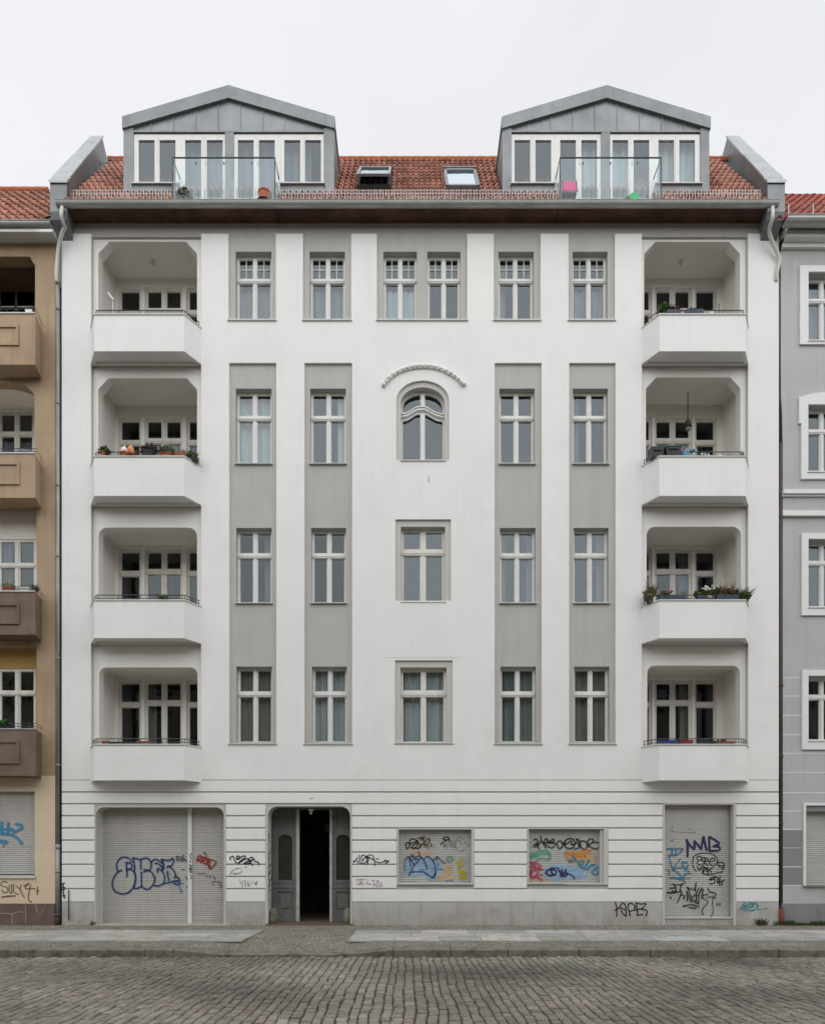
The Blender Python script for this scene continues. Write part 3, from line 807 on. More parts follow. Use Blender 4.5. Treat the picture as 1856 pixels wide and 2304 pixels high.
# casings around the openings
def casing(key, r=0):
    x0, x1, _, zt_, rr = OP[key]; c = CAS[key]
    if len(c) == 3:
        m = 14 if rr else 1
        ipts = rr_open(X(x0), X(x1), zero, Z(zt_), max(rr, .5)/S); opts = rr_open(X(c[0]), X(c[1]), zero, Z(c[2]), (max(rr, .5)+4)/S)
        i2 = [ipts[0]] + list(reversed(ipts[2:])) + [ipts[1]]; o2 = [opts[1]] + opts[2:] + [opts[0]]
        MB().plate([o2 + i2], .0, .031).build('casing', M['palegrey'], bld)
    else:
        MB().plate([rect(X(c[0]), X(c[1]), Z(c[3]), Z(c[2])), rect(X(x0), X(x1), Z(OP[key][2]), Z(zt_))], -.010, .031).build('casing', M['palegrey'], bld)
for k in OP: casing(k)
# plinth
segs = []; x = BL
for c0, c1 in [(X(CAS[k][0]), X(CAS[k][1])) for k in ('gar', 'door', 'sh')]: segs.append((x, c0)); x = c1
segs.append((x, BR)); b = MB()
for x0, x1 in segs: MB().box(x0+.001, x1-.001, .006, .029, zero, Z(2030)-.004).build('plinth', M['plinth'], bld)

def shutter(parent, x0, x1, z0, z1, y, m='shutter', pitch=.055, name='shutter'):
    b = MB(); z = z0+.06; b.box(x0, x1, y-.02, y+.01, z0, z0+.058)
    zs = []
    while z < z1:
        zs += [(z, y), (z+.006, y-.008), (z+pitch*.45, y-.012), (z+pitch-.010, y-.008), (z+pitch-.004, y)]
        z += pitch
    vs = []; fs = []
    for i, (zz, yy) in enumerate(zs):
        j_ = random.uniform(-.0012, .0012)
        vs += [(x0, yy+j_, min(zz, z1)), (x1, yy-j_, min(zz, z1))]
    for i in range(len(zs)-1): fs.append((2*i, 2*i+1, 2*i+3, 2*i+2))
    b.add(vs, fs)
    return b.build(name, M[m], parent)
YG = .37
px_ = lambda v, d: X(v, d)
sh1 = shutter(bld, X(228, YG), X(424.5, YG), .03, Z(1815), YG, pitch=.056)
sh2 = shutter(bld, X(433, YG), X(506, YG), .03, Z(1815), YG+.003, pitch=.056)
MB().box(X(424.3, YG), X(433, YG), YG-.06, YG+.02, 0, Z(1815)).build('shutter_post', M['frame'], bld)
MB().box(X(215), X(506), YG+.03, YG+.05, 0, Z(1810)).build('shutter_backing', M['dark'], bld)
MB().box(X(229.5, YG), X(231.5, YG), YG-.06, YG-.019, 0, Z(1817)).build('shutter_guide', M['frame'], bld)
YW = .15
shw1 = shutter(bld, X(896), X(1062), Z(1990), Z(1866), YW, 'shutter_pale', .045)
shw2 = shutter(bld, X(1188), X(1352), Z(1990), Z(1865), YW, 'shutter_pale', .045)
MB().box(X(1351), X(1360), .04, YW+.1, Z(1987.5), Z(1866)).build('reveal_board', M['palegrey'], bld)
YS = .20
shd = shutter(bld, X(1494), X(1642, YS), Z(2067), Z(1808), YS, 'shutter', .050)
MB().box(X(1641.5, YS), X(1650), YS-.03, YS+.1, 0, Z(1810)).build('shutter_guide', M['palegrey'], bld)
MB().box(X(1494), X(1652), .02, .40, zero, Z(2067.5)).build('doorstep', M['plinth'], bld)
MB().box(X(1494), X(1652), -.005, .19, Z(2067.5), Z(2066)).build('doorsill', M['zinc_paint'], bld)
MB().box(X(1495), X(1652), .39, .41, 0, Z(1808)).build('shutter_backing', M['dark'], bld)
MB().box(X(1190), X(1272), -.03, .06, Z(1989.5), Z(1987)).build('sill', M['zinc_paint'], bld)
MB().box(X(896), X(1063), -.03, .10, Z(1991), Z(1988.2)).build('sill', M['zinc_paint'], bld)

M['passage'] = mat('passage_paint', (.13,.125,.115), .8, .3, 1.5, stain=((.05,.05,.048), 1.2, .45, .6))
# entrance gateway: dark passage and the two folded leaves
b = MB(); px0, px1 = X(598), X(795); pt_ = Z(1808)
b.add([(px0,.42,0),(px0,9,0),(px0,9,pt_),(px0,.42,pt_)], [(0,1,2,3)]); b.add([(px1,.42,0),(px1,9,0),(px1,9,pt_),(px1,.42,pt_)], [(3,2,1,0)])
b.add([(px0,.42,pt_),(px1,.42,pt_),(px1,9,pt_),(px0,9,pt_)], [(0,1,2,3)]); b.box(px0, px1, 9, 9.1, 0, pt_)
for (qa, qb) in ((676,684),(708,712),(733,741)): b.box(X(qa,4.6), X(qb,4.6), 4.6, 4.7, 0, pt_-.3)
b.box(X(672,4.6), X(760,4.6), 4.6, 4.7, pt_-.55, pt_-.3); b.box(X(684,4.6), X(708,4.6), 4.64, 4.68, 0, 1.0)
for k_ in range(4): b.box(px0+.2, px1-.2, 6.2+k_*.3, 6.5+k_*.3, 0, .17*(k_+1))
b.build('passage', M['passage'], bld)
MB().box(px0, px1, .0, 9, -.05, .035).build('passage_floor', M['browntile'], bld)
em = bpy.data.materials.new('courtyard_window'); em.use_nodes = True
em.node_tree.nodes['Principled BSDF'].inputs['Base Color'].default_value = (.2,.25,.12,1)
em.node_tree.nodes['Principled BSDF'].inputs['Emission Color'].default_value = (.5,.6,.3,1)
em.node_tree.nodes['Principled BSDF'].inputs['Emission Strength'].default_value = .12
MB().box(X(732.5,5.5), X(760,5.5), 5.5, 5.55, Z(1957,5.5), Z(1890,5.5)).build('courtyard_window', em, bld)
MB().box(X(731.5,4), X(760,4), 4, 4.03, Z(1873,4), Z(1855,4)).build('notice_board', M['palegrey'], bld)
MB().box(X(697.5,5), X(699,5), 5, 5.03, Z(1947,5), Z(1890,5)).build('inner_door_edge', M['framegrey'], bld)
def door_leaf(xa, xb, y, z0, z1, free):      # free: side of the thick free edge
    w_ = xb-xa; st = .14
    ox0, ox1 = xa+w_*.22, xb-w_*.26
    f = MB(); zz = lambda v: Z(v, y)
    outer = rect(xa, xb, z0, z1)
    def arch(x0, x1, za, zb_, rise):
        pts = [(x0, za), (x1, za)]
        for k in range(11): t = pi*k/10; pts.append(((x0+x1)/2+(x1-x0)/2*cos(t), zb_-rise+rise*sin(t)))
        return pts
    glass_op = arch(ox0, ox1, zz(1981), zz(1878.5), .14)
    tp = roundrect_top(ox0, ox1+.02, zz(1863), zz(1833), .04, 'r'); tp = [(x_, zz(1863)+zz(1833)-z_) for x_, z_ in reversed(tp)]
    lowp = rect(ox0-.01, ox1+.02, zz(2051), zz(2006.5))
    f.plate([outer, glass_op, tp, lowp], y, y+.06)
    # raised inner panels and mouldings
    f.box(ox0-.01, ox1+.02, y+.035, y+.05, zz(2051), zz(2006.5)); f.box(ox0+.05, ox1-.04, y+.012, y+.035, zz(2044), zz(2012.5))
    f.box(ox0, ox1+.02, y+.035, y+.05, zz(1863), zz(1833))
    f.box(xa+.06, xb-.06, y-.018, y, zz(1999), zz(1996)); f.box(xa+.04, xb-.04, y-.012, y, zz(1987.5), zz(1985))
    f.box(xa, xb, y-.015, y, z0, zz(2060))
    d_ = f.build('door_leaf', M['door'], bld)
    MB().box(ox0-.01, ox1+.01, y+.05, y+.055, zz(1982), zz(1877)).build('door_glass', M['dark_glass'], d_)
    if free == 'r': MB().box(xb-.075, xb+.012, y-.03, y+.001, z0, z1).build('meeting_stile', M['door_light'], d_)
    else: MB().box(xa-.012, xa+.05, y-.03, y+.001, z0, z1).build('meeting_stile', M['door_light'], d_)
    return d_
M['door_light'] = mat('worn_door_paint', (.40,.40,.38), .6, .25, 6, .2, 20, stain=((.55,.53,.5), 9, .55, .7))
M['dark_glass'] = mat('dirty_door_glass', (.035,.032,.028), .25, .3, 2)
YD = .58
door_leaf(X(612.5, YD), X(673, YD), YD, .04, Z(1818, YD), 'r')
door_leaf(X(743, YD), X(803, YD), YD, .04, Z(1818, YD), 'l')
MB().box(X(598), X(795), .50, .70, Z(1822,.5), Z(1808)).build('door_head', M['door'], bld)
b = MB(); b.lathe(X(699.5,.45), .46, [(.012,Z(1834,.45)),(.035,Z(1831,.45)),(.04,Z(1826,.45)),(.09,Z(1821.5,.45)),(.02,Z(1820,.45))], 12)
b.build('entrance_lamp', M['whiteobj'], bld, smooth=True)
for (xx, sg) in ((X(604.5), 1), (X(786), -1)):      # guard stones at the gateway jambs
    b = MB(); b.lathe(xx+sg*.07, .22, [(.13,-.02),(.12,.2),(.09,.36),(.03,.42)], 10, 1, 1.2); b.build('guard_stone', M['kerb'], bld, smooth=True)
b = MB()
for xx in (699.5, 704):
    b.tube([(X(xx)+.016*cos(t*pi/6), .0-.004, Z(1797)+.02*sin(t*pi/6)) for t in range(13)], .004, 5)
b.build('house_number', M['pipe'], bld)
MB().box(X(964), X(965.2), -.013, -.009, Z(1086), Z(1073)).build('wall_crack', M['castiron'], bld)

# ------------------------------------------------------------------ eaves, gutter, roof
YE = -.33
RS = 1.484
def roofz(d): return 18.274 + RS*d
b = MB(); nbd = 5
for i in range(nbd):
    t0 = i/nbd; t1 = (i+.94)/nbd
    ya, yb = .058+(YE-.058)*t0, .058+(YE-.058)*t1; za, zb_ = SOF+.015*t0, SOF+.015*t1
    b.add([(BL+.05,ya,za),(BR-.05,ya,za),(BR-.05,yb,zb_),(BL+.05,yb,zb_),(BL+.05,ya,za+.03),(BR-.05,ya,za+.03),(BR-.05,yb,zb_+.03),(BL+.05,yb,zb_+.03)],
          [(0,1,2,3),(4,5,1,0),(3,2,6,7),(7,6,5,4)])
b.box(BL+.05, BR-.05, YE-.03, YE, SOF-.005, SOF+.12)
b.box(BL+.05, BR-.05, -.30, .3, SOF+.035, SOF+.07)
b.build('soffit_boards', M['soffit'], bld)
def gutter(x0, x1, yc, zc, r, m, parent, seams=True):
    b = MB(); n_ = 8; xs_ = [x0+(x1-x0)*i/40 for i in range(41)]
    for x_ in xs_:
        for k in range(n_+1):
            t = pi+pi*k/n_; b.v.append((x_, yc+r*cos(t), zc+r*sin(t)))
    for i in range(40):
        for k in range(n_): a_ = i*(n_+1)+k; b.f.append((a_, a_+n_+1, a_+n_+2, a_+1))
    for x_ in (x0, x1):
        b.add([(x_, yc+r*cos(pi+pi*k/n_), zc+r*sin(pi+pi*k/n_)) for k in range(n_+1)], [tuple(range(n_+1))])
    b.tube([(x0, yc-r, zc), (x1, yc-r, zc)], .014, 6)
    if seams:
        x_ = x0+.6
        while x_ < x1: b.tube([(x_, yc+(r+.002)*cos(pi+pi*k/10), zc+(r+.002)*sin(pi+pi*k/10)) for k in range(11)], .006, 4); x_ += 1.03
    return b.build('gutter', m, parent)
GZc = Z(457, -.43)
gutter(X(128, -.43), X(1750, -.43), -.43, GZc, .09, M['gutter'], bld)
MB().box(BL+.1, BR-.1, -.37, -.335, SOF+.05, roofz(-.36)-.02).build('eaves_flashing', M['zinc'], bld)

def tiled_roof(name, x0, x1, d0, d1, zfun, wave, row, cols, parent, seed=1, amp=.024, gaps=()):
    rn = random.Random(seed); b = MB()
    ln = sqrt((d1-d0)**2+(zfun(d1)-zfun(d0))**2); nr = int(ln/row)+1
    dy, dz = (d1-d0)/ln, (zfun(d1)-zfun(d0))/ln      # along slope
    nyv, nzv = -dz, dy                               # outward normal
    nseg = 6; nt_ = int((x1-x0)/wave)
    for r_ in range(nr):
        s0 = r_*row; s1 = min(ln, s0+row*1.06)
        for t in range(nt_):
            c = rn.choice(cols); k = rn.uniform(.8,1.15); c = (c[0]*k, c[1]*k, c[2]*k)
            if t % 2 == 0: c_keep = c
            c = c_keep
            lift = rn.uniform(-.007,.007)
            if any(g0 < x0+(t+.5)*wave < g1 and d0+dy*s0 < .14 for g0, g1 in gaps): continue
            vs = []
            for i in range(nseg+1):
                x = x0+(t+i/nseg)*wave; u = i/nseg
                h = amp*(.5-.5*cos(2*pi*u))**.8*2-amp
                dip = .035*(.5+.5*cos(2*pi*u))            # lower edge is scalloped
                for (s_, e_, hh) in ((s0+dip*0-.5*0, 0, .045+lift), (s1, 1, .012)):
                    ss = s_ - (0 if e_ else .0)
                    y_ = d0+dy*ss+nyv*(h+hh); z_ = zfun(d0)+dz*ss+nzv*(h+hh)
                    vs.append((x, y_, z_))
                y_ = d0+dy*s0+nyv*(h+.012-.01); z_ = zfun(d0)+dz*s0+nzv*(h+.012-.01)
                vs.append((x, y_, z_))
            fs = []
            for i in range(nseg):
                a = i*3; fs += [(a, a+3, a+4, a+1), (a+2, a+5, a+3, a)]
            b.add(vs, fs, c)
    return b.build(name, M['tile'], parent)
TC = [(.34,.152,.108),(.295,.128,.09),(.385,.18,.13),(.25,.105,.076),(.31,.14,.098),(.205,.088,.064)]
tiled_roof('roof', X(150,-.4)-.1, X(1727,-.4)+.1, -.375, 2.2, roofz, .150, .355, TC, bld, 5, .034, ((X(390,-.42)-.02, X(617.5,-.42)+.02), (X(1261,-.42)-.02, X(1486,-.42)+.02)))
rz = roofz(2.2)
b = MB(); b.add([(BL,.1,roofz(.0)-.05),(BR,.1,roofz(.0)-.05),(BR,2.2,rz-.03),(BL,2.2,rz-.03),(BR,7,rz+.6),(BL,7,rz+.6),(BR,11.2,SOF+1),(BL,11.2,SOF+1)], [(0,1,2,3),(3,2,4,5),(5,4,6,7)])
b.build('rear_roof', M['zinc'], bld)
b = MB()
x = X(150); 
while x < X(1745): b.tube([(x, 2.2, rz+.02), (x+.33, 2.2, rz+.03)], [.085,.07], 8); x += .31
b.build('ridge_tiles', M['terracotta'], bld)

# snow guard: lattice of upright bars
b = MB(); yg = -.30; z0g = roofz(yg)+.05; z1g = Z(427.5, yg)
dorm_gap = [(X(392,-.4), X(622,-.4)), (X(1257,-.4), X(1488,-.4))]
segs = [(X(146,yg), dorm_gap[0][0]), (dorm_gap[0][1], dorm_gap[1][0]), (dorm_gap[1][1], X(1711,yg))]
for (xa, xb) in segs:
    for zz_ in (z0g+.01, (z0g+z1g)/2+.02, z1g): b.box(xa, xb, yg-.004, yg+.004, zz_-.005, zz_+.005)
    x = xa
    while x < xb:
        b.box(x-.0065, x+.0065, yg-.012, yg-.004, z0g-.03, z1g+.005); x += .072
b.build('snow_guard', M['gutter'], bld)

# party-wall parapets (Brandwand) clad in zinc, slightly skewed as seen
def parapet(side):
    if side < 0: fo, fi, ro, ri = X(112.5,-.42), X(150,-.42), X(205,2.2), X(230,2.2)
    else: fo, fi, ro, ri = X(1766,-.42), X(1727,-.42), X(1661,2.2), X(1636,2.2)
    b = MB(); ztf = Z(408,-.42); ztr = Z(308,2.2); 
    zs_ = Z(475, -.42)
    prof = [(-.42, ztf), (2.2, ztr), (2.55, ztr-.1), (5, ztr-1.0), (5, 16), (.05, 16), (.05, Z(545)), (-.14, Z(518,-.14)), (-.35, Z(494,-.35)), (-.42, zs_)]
    def xo(y): return fo+(ro-fo)*(y+.42)/2.62
    def xi(y): return fi+(ri-fi)*(y+.42)/2.62
    n_ = len(prof)
    vs = [(xo(y_), y_, z_) for y_, z_ in prof] + [(xi(y_), y_, z_) for y_, z_ in prof]
    tr = tessellate_polygon([[Vector((p_[0], p_[1], 0)) for p_ in prof]])
    fs = [tuple(t) for t in tr] + [tuple(i+n_ for i in t) for t in tr]
    for i in range(n_):
        j = (i+1) % n_; fs.append((i, j, j+n_, i+n_))
    b.add(vs, fs)
    o_ = b.build('party_wall_parapet', M['zinc'], bld)
    # cap with a step
    c = MB(); sgn = -1 if side < 0 else 1
    for (ya, yb, za, zb_, dz0) in ((-.45, -.25, ztf, ztf+.25, .0), (-.27, 1.0, ztf+.26, ztf+.26+(ztr-ztf)/2.62*1.27, .0), (1.0, 2.22, ztf+.24+(ztr-ztf)/2.62*1.27, ztr+.05, 0)):
        e_ = .025*sgn
        vs = [(xo(ya)+e_,ya,za+.02),(xi(ya)-e_,ya,za+.02),(xi(yb)-e_,yb,zb_+.02),(xo(yb)+e_,yb,zb_+.02)]
        vs += [(p_[0],p_[1],p_[2]-.07) for p_ in vs]
        c.add(vs, [(0,1,2,3),(4,5,1,0),(5,6,2,1),(6,7,3,2),(7,4,0,3)])
    c.build('parapet_cap', M['zinc_cap'], o_)
parapet(-1); parapet(1)

# downpipes
def pipe(pts, r, m, parent, name='downpipe', collars=()):
    b = MB(); sm = catmull(pts, 5) if len(pts) > 2 else pts
    b.tube([(X(p_[0], p_[2]), p_[2], Z(p_[1], p_[2])) for p_ in sm], r, 12)
    for c_ in collars: b.tube([(X(c_[0], c_[2]), c_[2], Z(c_[1], c_[2])), (X(c_[0], c_[2]), c_[2], Z(c_[1], c_[2])-.05)], r+.012, 12)
    return b.build(name, m, parent, smooth=True)
pipe([(140,466,-.47),(138.5,476,-.50),(138,486,-.50),(142,500,-.42),(146,512,-.31),(141,521,-.26),(133,548,-.15),(129,580,-.09),(126.5,620,-.08),(127.5,634,-.05)], .042, M['zinc_paint'], bld)
pipe([(128,630,.0),(130,645,.04),(131,700,.05)], .055, M['pipe'], bld)
pipe([(131,700,.05),(131,1964,.05)], .05, M['pipe'], bld, collars=[(131,y_,.05) for y_ in (905,1090,1250,1480,1720)])
pipe([(130.5,1900,.05),(130.5,2060,.05)], .058, M['pipe'], bld, collars=[(130.5,1905,.05),(130.5,1960,.05)])
pipe([(130,2055,.05),(130,2086,.05)], .068, M['castiron'], bld, collars=[(130,2058,.05)])
pipe([(1738,466,-.47),(1738,480,-.50),(1737,492,-.48),(1732,510,-.36),(1731,524,-.26),(1740,550,-.15),(1752,575,-.09),(1754,588,-.08),(1748,612,-.05),(1745.5,632,.0)], .043, M['zinc_paint'], bld)
pipe([(1745.5,628,.02),(1746,640,.06),(1747,700,.1)], .05, M['pipe'], bld)
pipe([(1753,650,.1),(1756.5,1000,.06)], .042, M['castiron'], bld, name='dark_gap_tube')  # added dark tube standing in for the dark gap beside the neighbour
pipe([(1756.5,998,.05),(1756.5,2052,.05)], .045, M['castiron'], bld, collars=[(1756.5,y_,.05) for y_ in (1540,1700,1850,2040)])
pipe([(1758,2045,.0),(1758,2086,.0)], .068, M['rust'], bld)
MB().box(X(121), X(141), .12, .3, 0, Z(545)).build('dark_gap_backing', M['castiron'], bld)  # near-black backing: the shade of the gap between houses is in its colour
MB().box(X(1750.5), X(1759.5), .12, .3, 0, Z(545)).build('dark_gap_backing', M['castiron'], bld)
pipe([(154.5,2003,-.03),(154.8,2072,-.03)], .014, M['castiron'], bld, name='vent_pipe')

# ------------------------------------------------------------------ dormers
def dormer(xl, xr, xa, posts, panes, ww, bx0, bx1, lean):
    y = .10
    x0, x1, xm = X(xl, y), X(xr, y), X(xa, y)
    zt_ = Z(197.5, y); ze = Z(268, y); zte = Z(226, y); zee = Z(294.5, y); zb_ = Z(452, y)
    zl = Z(297.5, y)          # lintel underside
    yr = 2.9
    # shell: cheeks and roof
    b = MB()
    th = .04
    for (xx, s_) in ((x0+.006, 1), (x1-.006, -1)):
        b.box(min(xx, xx+s_*th), max(xx, xx+s_*th), y+.02, yr, zb_-.6, ze-.05)
    b.add([(x0-.02,y-.05,ze),(xm,y-.05,zt_),(x1+.02,y-.05,ze),(x1+.02,yr,ze),(xm,yr,zt_),(x0-.02,yr,ze),
           (x0-.02,y-.05,ze-.08),(xm,y-.05,zt_-.08),(x1+.02,y-.05,ze-.08),(x1+.02,yr,ze-.08),(xm,yr,zt_-.08),(x0-.02,yr,ze-.08)],
          [(0,1,4,5),(1,2,3,4),(6,11,10,7),(7,10,9,8),(0,5,11,6),(2,8,9,3)])
    root = b.build('dormer', M['zinc'], bld)
    # standing seams on the cheeks
    s = MB()
    for yy in (.55, 1.0, 1.45): s.box(x0-.012, x0+.006, yy-.01, yy+.01, zb_-.2, ze-.1); s.box(x1-.006, x1+.012, yy-.01, yy+.01, zb_-.2, ze-.1)
    # front fascia (barge), gable infill, columns, mid post
    f = MB()
    f.plate([[(x0-.02, ze), (x0-.02, zee), (xm, zte), (x1+.02, zee), (x1+.02, ze), (xm, zt_)]], y-.07, y+.02, back=True)
    f.build('fascia', M['zinc'], root)
    g = MB(); g.plate([[(x0+.1, zl), (x1-.1, zl), (x1-.1, zee+.03), (xm, zte+.05), (x0+.1, zee+.03)]], y+.0, y+.03)
    sp = 50.3/S; k = -4
    for k in range(-4, 5):
        xs_ = xm+(k+.0)*sp-sp*.5
        if x0+.3 < xs_ < x1-.3:
            zz_ = zte - abs(xs_-xm)*(zte-zee)/((x1-x0)/2)
            g.box(xs_-.008, xs_+.008, y-.022, y, zl, zz_-.0)
    g.build('gable_cladding', M['zinc_light'], root)
    f = MB()
    cL = X(ww[0], y); cR = X(ww[1], y)
    f.box(x0, cL, y-.03, y+.03, zb_-.1, zee+.05); f.box(cR, x1, y-.03, y+.03, zb_-.1, zee+.05)
    p0, p1 = X(posts[0], y), X(posts[1], y)
    f.box(p0, p1, y-.03, y+.03, zb_, zl)
    f.box(cL, cR, y-.035, y+.0, zl-.02, zl+.012)
    # zinc boxes under the side windows
    zs_ = Z(415, y)
    dL, dR = X(panes[2]-13, y), X(panes[5]+ww[2]+13, y)
    f.box(cL, dL, y-.05, y+.04, zb_-.1, zs_-.06); f.box(dR, cR, y-.05, y+.04, zb_-.1, zs_-.06)
    f.build('post', M['zinc'], root)
    f = MB(); f.box(cL-.03, dL+.02, y-.10, y+.03, zs_-.06, zs_-.03); f.box(dR-.02, cR+.03, y-.10, y+.03, zs_-.06, zs_-.03); f.build('sill', M['gutter'], root)
    # white windows
    zh = Z(303, y); zp = Z(314, y); zpb = Z(411.5, y); zdb = Z(448, y)
    def unit(xa_, xb_, zb2, ps, nm):
        hl = [rect(X(p_, y+.03), X(p_+ww[2], y+.03), (Z(411.5, y+.03) if nm == 'window' else zdb+.02), zp) for p_ in ps]
        u = MB(); u.plate([rect(xa_, xb_, zb2, zh+.02)] + hl, y+.0, y+.05)
        mid_ = (X(ps[0]+ww[2], y)+X(ps[1], y))/2
        u.box(mid_-.018, mid_+.018, y-.014, y, zb2+.02, zh-.02)
        u.box(mid_+.006, mid_+.012, y-.016, y-.0139, zb2+.02, zh-.02)
        if nm == 'door': u.box(mid_+.03, mid_+.045, y-.03, y, zb2+.9, zb2+1.02)
        w_ = u.build(nm, M['frame'], root)
        gl = MB()
        for h in hl: gl.add([(h[0][0], y+.03, h[0][1]), (h[1][0], y+.03, h[1][1]), (h[2][0], y+.03, h[2][1]), (h[3][0], y+.03, h[3][1])], [(0,1,2,3)])
        gl.build('pane', M['glass'], w_)
        return w_
    unit(cL, dL, zs_-.03, panes[0:2], 'window'); unit(dL+.002, p0, zb_+.02, panes[2:4], 'door')
    unit(p1, dR-.002, zb_+.02, panes[4:6], 'door'); unit(dR, cR, zs_-.03, panes[6:8], 'window')
    # curtains and room
    for (a_, c_, m2) in lean: curtain_mesh(X(a_, .3), X(c_, .3), zb_, zp+.1, .34, .03).build('curtain', M[m2], root, smooth=True)
    MB().box(x0+.06, x1-.06, 2.0, 2.05, zb_, zl).build('dormer_room', M['interior'], root)
    # balcony
    yf = -.42; bxa, bxb = X(bx0, yf), X(bx1, yf); zr = Z(354.2, yf); z0_ = Z(452.5, yf)
    s = MB(); s.box(bxa, bxb, yf, y-.03, z0_-.05, z0_); bal = s.build('balcony_slab', M['zinc_paint'], root)
    r = MB(); r.tube([(bxa, y-.03, zr), (bxa, yf, zr), (bxb, yf, zr), (bxb, y-.03, zr)], .016, 6)
    r.tube([(bxa, yf, z0_+.04), (bxb, yf, z0_+.04)], .009, 6)
    for xx in (bxa, bxb): r.box(xx-.012, xx+.012, yf-.012, yf+.012, z0_, zr)
    r.build('balcony_rail', M['rail'], root)
    gl = MB()
    gl.add([(bxa,yf,z0_+.06),(bxb,yf,z0_+.06),(bxb,yf,zr-.02),(bxa,yf,zr-.02)], [(0,1,2,3)])
    for xx in (bxa, bxb): gl.add([(xx,yf+.02,z0_+.06),(xx,y-.03,z0_+.06),(xx,y-.03,zr-.02),(xx,yf+.02,zr-.02)], [(0,1,2,3)])
    gl.build('glass_balustrade', M['glass_rail'], root)
    for xx in (bxa-.02, bxb): MB().add([(xx,-.36,z0_-.1),(xx,y,z0_-.1),(xx,y,roofz(y)+.06),(xx,-.36,roofz(-.36)+.06),(xx+.02,-.36,z0_-.1),(xx+.02,y,z0_-.1),(xx+.02,y,roofz(y)+.06),(xx+.02,-.36,roofz(-.36)+.06)], [(0,1,2,3),(7,6,5,4),(0,3,7,4),(3,2,6,7),(2,1,5,6)]).build('cheek_flashing', M['zinc'], root)
    br = MB(); n_ = 16
    for k in range(1, n_): xx = bxa+(bxb-bxa)*k/n_; br.box(xx-.005, xx+.005, yf+.012, yf+.022, z0_+.03, z0_+.32)
    br.build('balcony_bars', M['rail'], root)
    for xx in (bxa+(bxb-bxa)*.23, bxa+(bxb-bxa)*.5, bxa+(bxb-bxa)*.77):
        MB().box(xx-.012, xx+.012, yf-.01, yf+.03, zr-.14, zr-.11).build('glass_clamp', M['rail'], root)
    return root
dL_ = dormer(279, 752, 515.5, (507,526.5), [313,360,417.5,466,535.5,583,640,686.5], (301,729,36.0), 388.8, 618.5,
       [(410,510,'curtain_grey'),(530,628,'curtain_grey'),(636,700,'curtain_grey')])
dR_ = dormer(1130, 1594.5, 1363.6, (1352,1371.7), [1157,1204,1259.5,1307,1377,1424.3,1480,1527], (1150.5,1574.7,35.4), 1259.8, 1487,
       [(1298,1350,'curtain'),(1374,1418,'curtain'),(1470,1570,'curtain')])

# skylights
def skylight(xa, xb, py0, py1, blind, cmat_):
    # find depth on roof for the two heights
    def dep(py):
        lo, hi = -.5, 2.2
        for _ in range(40):
            m_ = (lo+hi)/2
            if HY-(roofz(m_)-EYE)*S/(1+m_/D) > py: lo = m_
            else: hi = m_
        return lo
    d0, d1 = dep(py1), dep(py0); x0, x1 = X(xa, (d0+d1)/2), X(xb, (d0+d1)/2)
    b = MB(); ln = sqrt((d1-d0)**2+(RS*(d1-d0))**2); ny, nz_ = -RS/sqrt(1+RS*RS), 1/sqrt(1+RS*RS)
    def P(u, v, h): d_ = d0+(d1-d0)*v; return (x0+(x1-x0)*u, d_+ny*h, roofz(d_)+nz_*h)
    def slab(u0, u1, v0, v1, h0, h1):
        b.add([P(u0,v0,h0),P(u1,v0,h0),P(u1,v1,h0),P(u0,v1,h0),P(u0,v0,h1),P(u1,v0,h1),P(u1,v1,h1),P(u0,v1,h1)],
              [(0,1,5,4),(1,2,6,5),(2,3,7,6),(3,0,4,7),(4,5,6,7)])
    slab(0,.09,0,1,0,.13); slab(.91,1,0,1,0,.13); slab(.09,.91,0,.08,0,.12); slab(.09,.91,.9,1,0,.14); slab(-.03,1.03,1,1.05,.0,.16)
    sk = b.build('skylight', M['zinc_light'] if not blind else M['rail'], bld)
    if blind:
        def Q(u, v, h): return P(u, v, .12+.15*(1-v)+h)
        f_ = MB()
        for (u0, u1, v0, v1) in ((0,.07,0,.98),(.93,1,0,.98),(.07,.93,0,.08),(.07,.93,.90,.98)):
            f_.add([Q(u0,v0,0),Q(u1,v0,0),Q(u1,v1,0),Q(u0,v1,0),Q(u0,v0,.05),Q(u1,v0,.05),Q(u1,v1,.05),Q(u0,v1,.05)], [(0,1,5,4),(1,2,6,5),(2,3,7,6),(3,0,4,7),(4,5,6,7),(3,2,1,0)])
        f_.build('open_sash', M['pipe'], sk)
        g = MB(); g.add([Q(.07,.08,.02),Q(.93,.08,.02),Q(.93,.90,.02),Q(.07,.90,.02)], [(0,1,2,3)]); g.build('pane', M['glass_log'], sk)
        g = MB(); g.add([Q(.08,.08,.0),Q(.92,.08,.0),Q(.92,.62,.0),Q(.08,.62,.0)], [(0,1,2,3)]); g.build('blind', M['blind'], sk)
        g = MB(); g.add([Q(.08,.62,-.01),Q(.92,.62,-.01),Q(.92,.90,-.01),Q(.08,.90,-.01)], [(0,1,2,3)]); g.build('dark_opening_sheet', M['dark'], sk)  # dark sheet coloured as the unlit opening above the blind
    else:
        g = MB(); g.add([P(.09,.08,.10),P(.91,.08,.10),P(.91,.9,.10),P(.09,.9,.10)], [(0,1,2,3)]); g.build('pane', M['glass_roof'], sk)
    if not blind: g = MB(); g.add([P(.09,.08,.07),P(.91,.08,.07),P(.91,.9,.07),P(.09,.9,.07)], [(0,1,2,3)]); g.build('blind', M[cmat_], sk)
    g = MB(); g.add([P(.05,.05,.055),P(.95,.05,.055),P(.95,.95,.055),P(.05,.95,.055)], [(0,1,2,3)]); g.build('opening', M['dark'], sk)
skylight(807, 880, 394, 431, True, 'blind'); skylight(1000, 1074, 394, 431, False, 'whiteobj')

